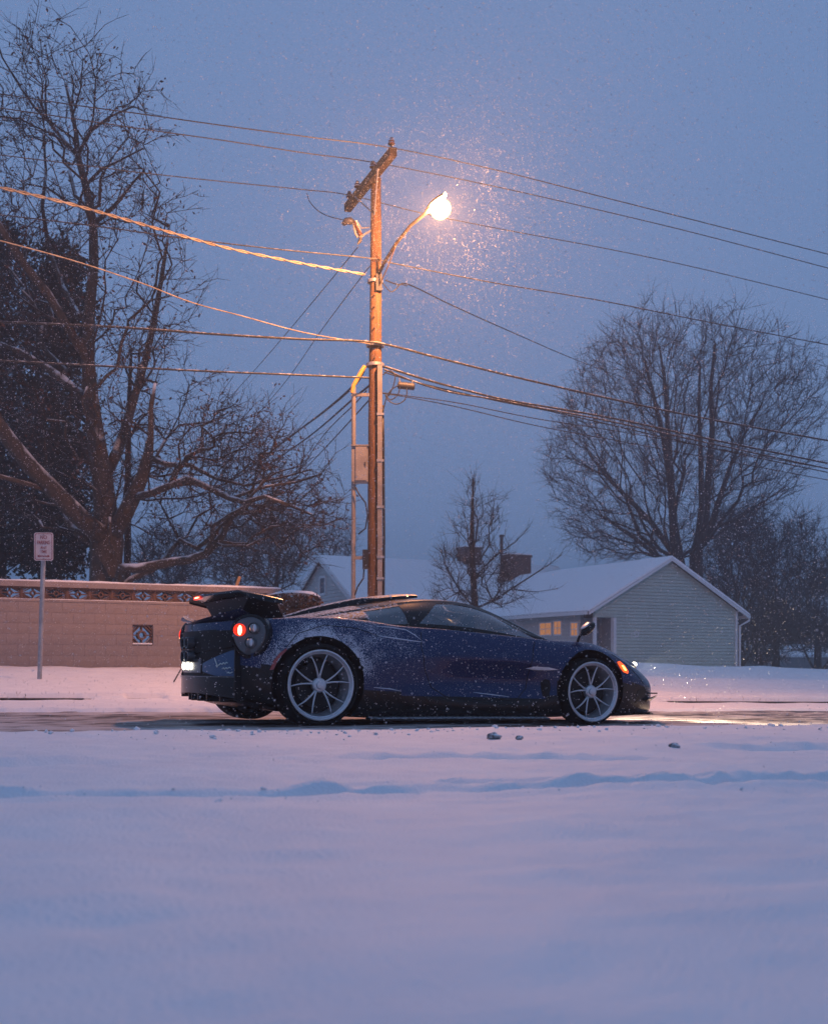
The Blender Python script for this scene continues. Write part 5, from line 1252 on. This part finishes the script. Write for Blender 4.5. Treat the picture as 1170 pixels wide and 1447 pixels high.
# side markers, vents, edges
def side_patch(name, outline, mt, off=.006, parent=None, sgn=-1, thick=.012):
    mb = MB(); n = len(outline); a = [(x, sgn*(side_y(x, z)+off), z) for x, z in outline]; b_ = [(x, sgn*(side_y(x, z)-thick), z) for x, z in outline]
    c_ = (sum(p_[0] for p_ in outline)/n, sum(p_[1] for p_ in outline)/n); cc = (c_[0], sgn*(side_y(*c_)+off*1.2), c_[1])
    mb.add(a+b_+[cc], [(i, (i+1) % n, 2*n) for i in range(n)] + [(i, n+i, n+(i+1) % n, (i+1) % n) for i in range(n)]); return mb.build(name, mt, parent or car, smooth=True, weld=True, angle=50)
for sgn in (-1, 1):
    side_patch('side_marker', [(-.425,.47),(-.40,.545),(-.355,.61),(-.30,.655),(-.30,.635),(-.345,.585),(-.38,.53),(-.395,.475)], M['red_off'], .012, sgn=sgn)
    am = side_patch('front_marker', [(3.10,.605),(3.14,.615),(3.20,.575),(3.24,.52),(3.23,.495),(3.17,.51),(3.13,.55)], M['amber_on'], .010, sgn=sgn)
    side_patch('marker_core', [(3.15,.575),(3.17,.575),(3.205,.535),(3.20,.525),(3.18,.53)], M['amber_core'], .018, am, sgn)
    side_patch('fender_vent', [(2.24,.40),(2.28,.43),(2.33,.42),(2.34,.34),(2.32,.27),(2.26,.27)], M['black'], .003, sgn=sgn)
    side_patch('vent_blade', [(2.08,.525),(2.16,.545),(2.30,.540),(2.40,.520),(2.30,.512),(2.16,.512)], M['crease'] if 'crease' in M else M['alloy'], .016, sgn=sgn)
    # shut lines
    for pts in ([(1.00,.83),(.98,.70),(1.02,.50),(1.10,.34),(1.25,.26),(1.6,.235),(2.0,.235)], [(2.0,.235),(2.10,.34),(2.12,.52),(2.16,.70),(2.2,.775)], [(-.30,.66),(-.20,.78),(.05,.86),(.35,.84),(.55,.78)], [(3.06,.68),(3.25,.58),(3.42,.46),(3.50,.40)]):
        mb = MB(); q = []
        for a, b_ in zip(pts[:-1], pts[1:]): q += [(a[0]+(b_[0]-a[0])*k/5, a[1]+(b_[1]-a[1])*k/5) for k in range(5)]
        q.append(pts[-1]); mb.tube([(x, sgn*(side_y(x, z)-.001), z) for x, z in q], .0045, 5); mb.build('shut_line', M['black'], car)
    # snow-lined crease behind the door and along the sill
    M['crease'] = M.get('crease') or mat('snow_crease', (.6,.63,.70), .7)
    for pts, r_ in (([(.50,.790),(.68,.770),(.86,.752),(1.02,.740)], .006), ([(.50,.335),(.66,.325),(.78,.305)], .006), ([(1.55,.300),(1.75,.280),(1.92,.262)], .006), ([(.55,.868),(.70,.862),(.85,.845),(.93,.80),(1.0,.75)], .005)):
        mb = MB(); mb.tube([(x, sgn*(side_y(x, z)-.001), z) for x, z in pts], [r_*.4]+[r_]*(len(pts)-2)+[r_*.4], 6); mb.build('snowy_crease', M['crease'], car, smooth=True)
    # sill blade
    mb = MB(); P = []
    for i in range(20):
        x = .48+1.85*i/19; w_ = .03+.09*math.sin(math.pi*i/19)**.5; y = side_y(x, .16); P.append([(x, sgn*(y-.1), .062), (x, sgn*(y+w_*.7), .050), (x, sgn*(y+w_*.7), .066), (x, sgn*(y-.1), .082)])
    mb.grid(P, 0, True); mb.build('side_skirt', M['carbon_snow'], car)
    # mirror
    mr = empty('door_mirror', (2.70, sgn*.84, .79), 0, car)
    mb = MB(); mb.tube([(0,0,-.02),(.02,sgn*.01,.05),(.05,sgn*.03,.10)], [.014,.012,.018], 8); mb.build('stalk', M['black'], mr, smooth=True)
    mb = MB(); Mm = Matrix.Rotation(R(-38), 3, 'Y') ; mb.ell((.085, sgn*.06, .125), (.095,.05,.042), 16, 10, M=Mm); mb.build('housing', M['carbon'], mr, smooth=True)
    mb = MB(); mb.ell((.050, sgn*.062, .155), (.06,.042,.012), 12, 8, M=Mm); mb.build('mirror_trim', M['alloy'], mr, smooth=True)
    # headlight
    hl = empty('headlight', (3.46, sgn*.64, .592), 0, car)
    mb = MB(); mb.ell((0,0,0), (.10,.06,.035), 16, 10, M=Matrix.Rotation(R(25), 3, 'Y')); mb.build('lens', M['lens'], hl, smooth=True)
    mb = MB(); mb.ell((.075,0,.0), (.026,.03,.022), 12, 8); mb.build('bulb', M['white_on'], hl, smooth=True)
    sp = bpy.data.lights.new('headlight_beam', 'SPOT'); sp.energy = 430; sp.color = (1,.80,.56); sp.spot_size = R(80); sp.spot_blend = .6; sp.shadow_soft_size = .05
    so = bpy.data.objects.new('headlight_beam', sp); C.objects.link(so); so.parent = hl; so.location = (.16, 0, 0); so.rotation_euler = (0, R(-84), 0)
    side_patch('corner_intake', [(3.36,.21),(3.40,.33),(3.50,.37),(3.60,.33),(3.60,.22)], M['black'], .004, sgn=sgn)
    # canards
    mb = MB(); mb.box((3.50, sgn*.68-.10, .30), (3.72, sgn*.68+.10, .312)); mb.build('canard', M['carbon'], car)
    mb = MB(); mb.add([(3.50, sgn*.76, .22), (3.76, sgn*.62, .235), (3.82, sgn*.66, .29), (3.55, sgn*.84, .25)], [(0,1,2,3)]); mb.add([(3.50, sgn*.76, .21), (3.76, sgn*.62, .225), (3.82, sgn*.66, .28), (3.55, sgn*.84, .24)], [(3,2,1,0)]); mb.build('canard', M['carbon'], car)
mb = MB(); pl_o = []
for i in range(25):
    y = -.86+1.72*i/24; pl_o.append((3.99-.42*abs(y/.86)**2.4, y))
vs = [(x, y, .085+.02*abs(y/.86)**6) for x, y in pl_o] + [(x-.5, y*.98, .085) for x, y in pl_o] + [(x, y, .102+.02*abs(y/.86)**6) for x, y in pl_o] + [(x-.5, y*.98, .102) for x, y in pl_o]; n = 25
mb.add(vs, [(i, i+1, n+i+1, n+i) for i in range(24)] + [(2*n+i, 3*n+i, 3*n+i+1, 2*n+i+1) for i in range(24)] + [(i, 2*n+i, 2*n+i+1, i+1) for i in range(24)]); mb.build('front_splitter', M['carbon_snow'], car)
mb = MB(); P = []
for i in range(21):
    y = -.5+1.0*i/20; x = 3.90-.22*abs(y/.5)**2; P.append([(x+.03, y, .15), (x+.055, y, .23), (x+.03, y, .30)])
mb.grid(P); mb.build('front_grille', M['black'], car, smooth=True)
mb = MB(); mb.tube([(2.50,-.3,.80),(2.46,-.05,.815),(2.42,.25,.845),(2.38,.45,.87)], .010, 6); mb.build('wiper', M['black'], car)

# wheels
def wheel(x, zc, r_t, r_rim, width, sgn, yface):
    w_ = empty('wheel', (x, sgn*yface, zc), 0, car)
    Mw = Matrix.Rotation(R(90) if sgn < 0 else R(-90), 4, 'X')   # local +z of the lathe points outward
    mb = MB(); a = r_rim+.004
    mb.lathe([(a, -.02), (r_t-.028, .006), (r_t-.010, -.006), (r_t, -.03), (r_t, -width+.03), (r_t-.02, -width), (a, -width)], 64, Mw); mb.build('tyre', M['tyre'], w_, smooth=True, angle=40)
    rm = empty('rim', (0,0,0), 0, w_)
    mb = MB(); mb.lathe([(r_rim+.006, -.012), (r_rim+.006, .004), (r_rim-.004, .006), (r_rim-.016, -.002), (r_rim-.020, -.012), (r_rim-.028, -.016), (r_rim-.034, -.05), (r_rim-.05, -.14), (r_rim-.05, -width+.02)], 64, Mw); mb.build('rim_lip', M['alloy'], rm, smooth=True, angle=35)
    for k in range(5):
        c_ = 2*math.pi*(k+.30)/5
        for q in (-1, 1):
            a0, a1 = c_+q*.08, c_+q*.29; pts = []; rr = []
            for i in range(7):
                f_ = i/6; aa = a0+(a1-a0)*f_; rd = .045+(r_rim-.030-.045)*f_; pts.append(Mw @ Vector((rd*math.cos(aa), rd*math.sin(aa), -.045+.030*math.sin(f_*math.pi*.5)))); rr.append(.0100-.0046*f_)
            mb = MB(); mb.tube(pts, rr, 6); mb.build('spoke', M['alloy'], rm, smooth=True)
    mb = MB(); mb.lathe([(.060,-.08),(.062,-.035),(.050,-.024),(.034,-.022),(.032,-.006),(.024,-.004),(0.001,-.004)], 24, Mw); mb.build('hub', M['alloy'], rm, smooth=True, angle=35)
    mb = MB(); mb.lathe([(.05,-.10),(.19,-.10),(.19,-.13),(.05,-.13)], 40, Mw); mb.build('brake_disc', M['disc'], w_)
    mb = MB(); mb.lathe([(.001,-.16),(r_rim-.055,-.16),(r_rim-.055,-.165),(.001,-.165)], 32, Mw); mb.build('inner_barrel', M['black'], w_)
    P = []
    for i in range(9):
        a = R(150+60*i/8); P.append([Mw @ Vector((r0_*math.cos(a), r0_*math.sin(a), h0)) for r0_, h0 in ((.125,-.07),(.205,-.07),(.205,-.095),(.125,-.095))])
    mb = MB(); mb.grid(P, 0, True); mb.build('caliper', M['disc'], w_)
for sgn in (-1, 1):
    wheel(0, .35, .352, .294, .31, sgn, 1.0); wheel(AX_F, .318, .318, .279, .24, sgn, .99)
# ------------------------------------------------------------------ falling snow
m, nt, p = nodes('snowflake'); nt.nodes.remove(p)
df, tl_, ms = N(nt, 'ShaderNodeBsdfDiffuse'), N(nt, 'ShaderNodeBsdfTranslucent'), N(nt, 'ShaderNodeMixShader'); df.inputs[0].default_value = tl_.inputs[0].default_value = (.92,.92,.95,1)
nt.links.new(df.outputs[0], ms.inputs[1]); nt.links.new(tl_.outputs[0], ms.inputs[2]); ms.inputs[0].default_value = .5; nt.links.new(ms.outputs[0], nt.nodes['Material Output'].inputs[0]); M['flake'] = m
r = np.random.default_rng(99)
def frustum_pts(n, y0, y1):
    Y = (r.random(n)*(y1**3-y0**3)+y0**3)**(1/3); px = r.uniform(-20, 1190, n); py = r.uniform(-10, 1120, n)
    return np.stack([(px-CX)/F*Y, Y, EYE-(py-CY)/F*Y], -1)
A = [(frustum_pts(56000, 4.5, 14), (.0018,.0052)), (frustum_pts(14000, 14, 30), (.004,.010)), (frustum_pts(110, 1.4, 3.5), (.0014,.0028))]
q = r.normal(size=(50000,3)); q /= np.linalg.norm(q, axis=1, keepdims=True); q = np.array(LP)+q*(.8+r.random((50000,1))**.9*5.6)  # extra flakes crowded round the lamp, added to build up its halo
A.append((q, (.0014,.0060)))
Vs = []; Fs = []; off = 0
tet = np.array([[1,1,1],[1,-1,-1],[-1,1,-1],[-1,-1,1]])/math.sqrt(3); tf = np.array([[0,1,2],[0,3,1],[0,2,3],[1,3,2]])
for pts, (lo, hi) in A:
    s_ = pts[:,0]*ct+pts[:,1]*sn; t_ = -pts[:,0]*sn+pts[:,1]*ct
    pts = pts[pts[:,2] > gz(s_, t_)+.04]; n = len(pts)
    ax = r.normal(size=(n,4)); ax /= np.linalg.norm(ax, axis=1, keepdims=True); w,x,y,z = ax.T
    Rm = np.stack([1-2*(y*y+z*z),2*(x*y-z*w),2*(x*z+y*w),2*(x*y+z*w),1-2*(x*x+z*z),2*(y*z-x*w),2*(x*z-y*w),2*(y*z+x*w),1-2*(x*x+y*y)], -1).reshape(-1,3,3)
    sz = lo+(hi-lo)*r.random((n,1,1))**2
    v = pts[:,None,:]+np.einsum('nij,kj->nki', Rm, tet)*sz; Vs.append(v.reshape(-1,3)); Fs.append((np.arange(n)[:,None,None]*4+tf[None]+off).reshape(-1,3)); off += n*4
sf = np_mesh('snowfall', np.concatenate(Vs), np.concatenate(Fs), M['flake'])
tag(sf, 'small white snowflakes drifting down through the whole street, extra ones added round the lamp for its halo', 'snowfall', kind='stuff')
# ------------------------------------------------------------------ snowy air
mb = MB(); mb.box((-160, -30, -7), (200, 330, 26)); hz = mb.build('haze', bpy.data.materials.new('snowy_air'))
m = hz.data.materials[0]; m.use_nodes = True; nt = m.node_tree; nt.nodes.clear(); out = N(nt, 'ShaderNodeOutputMaterial')
pv = N(nt, 'ShaderNodeVolumePrincipled'); pv.inputs['Color'].default_value = (.74,.87,1,1); pv.inputs['Density'].default_value = .0034; pv.inputs['Anisotropy'].default_value = .25
nt.links.new(pv.outputs[0], out.inputs['Volume'])
tag(hz, 'pale snowy air thickening towards the far trees', 'haze', kind='stuff')
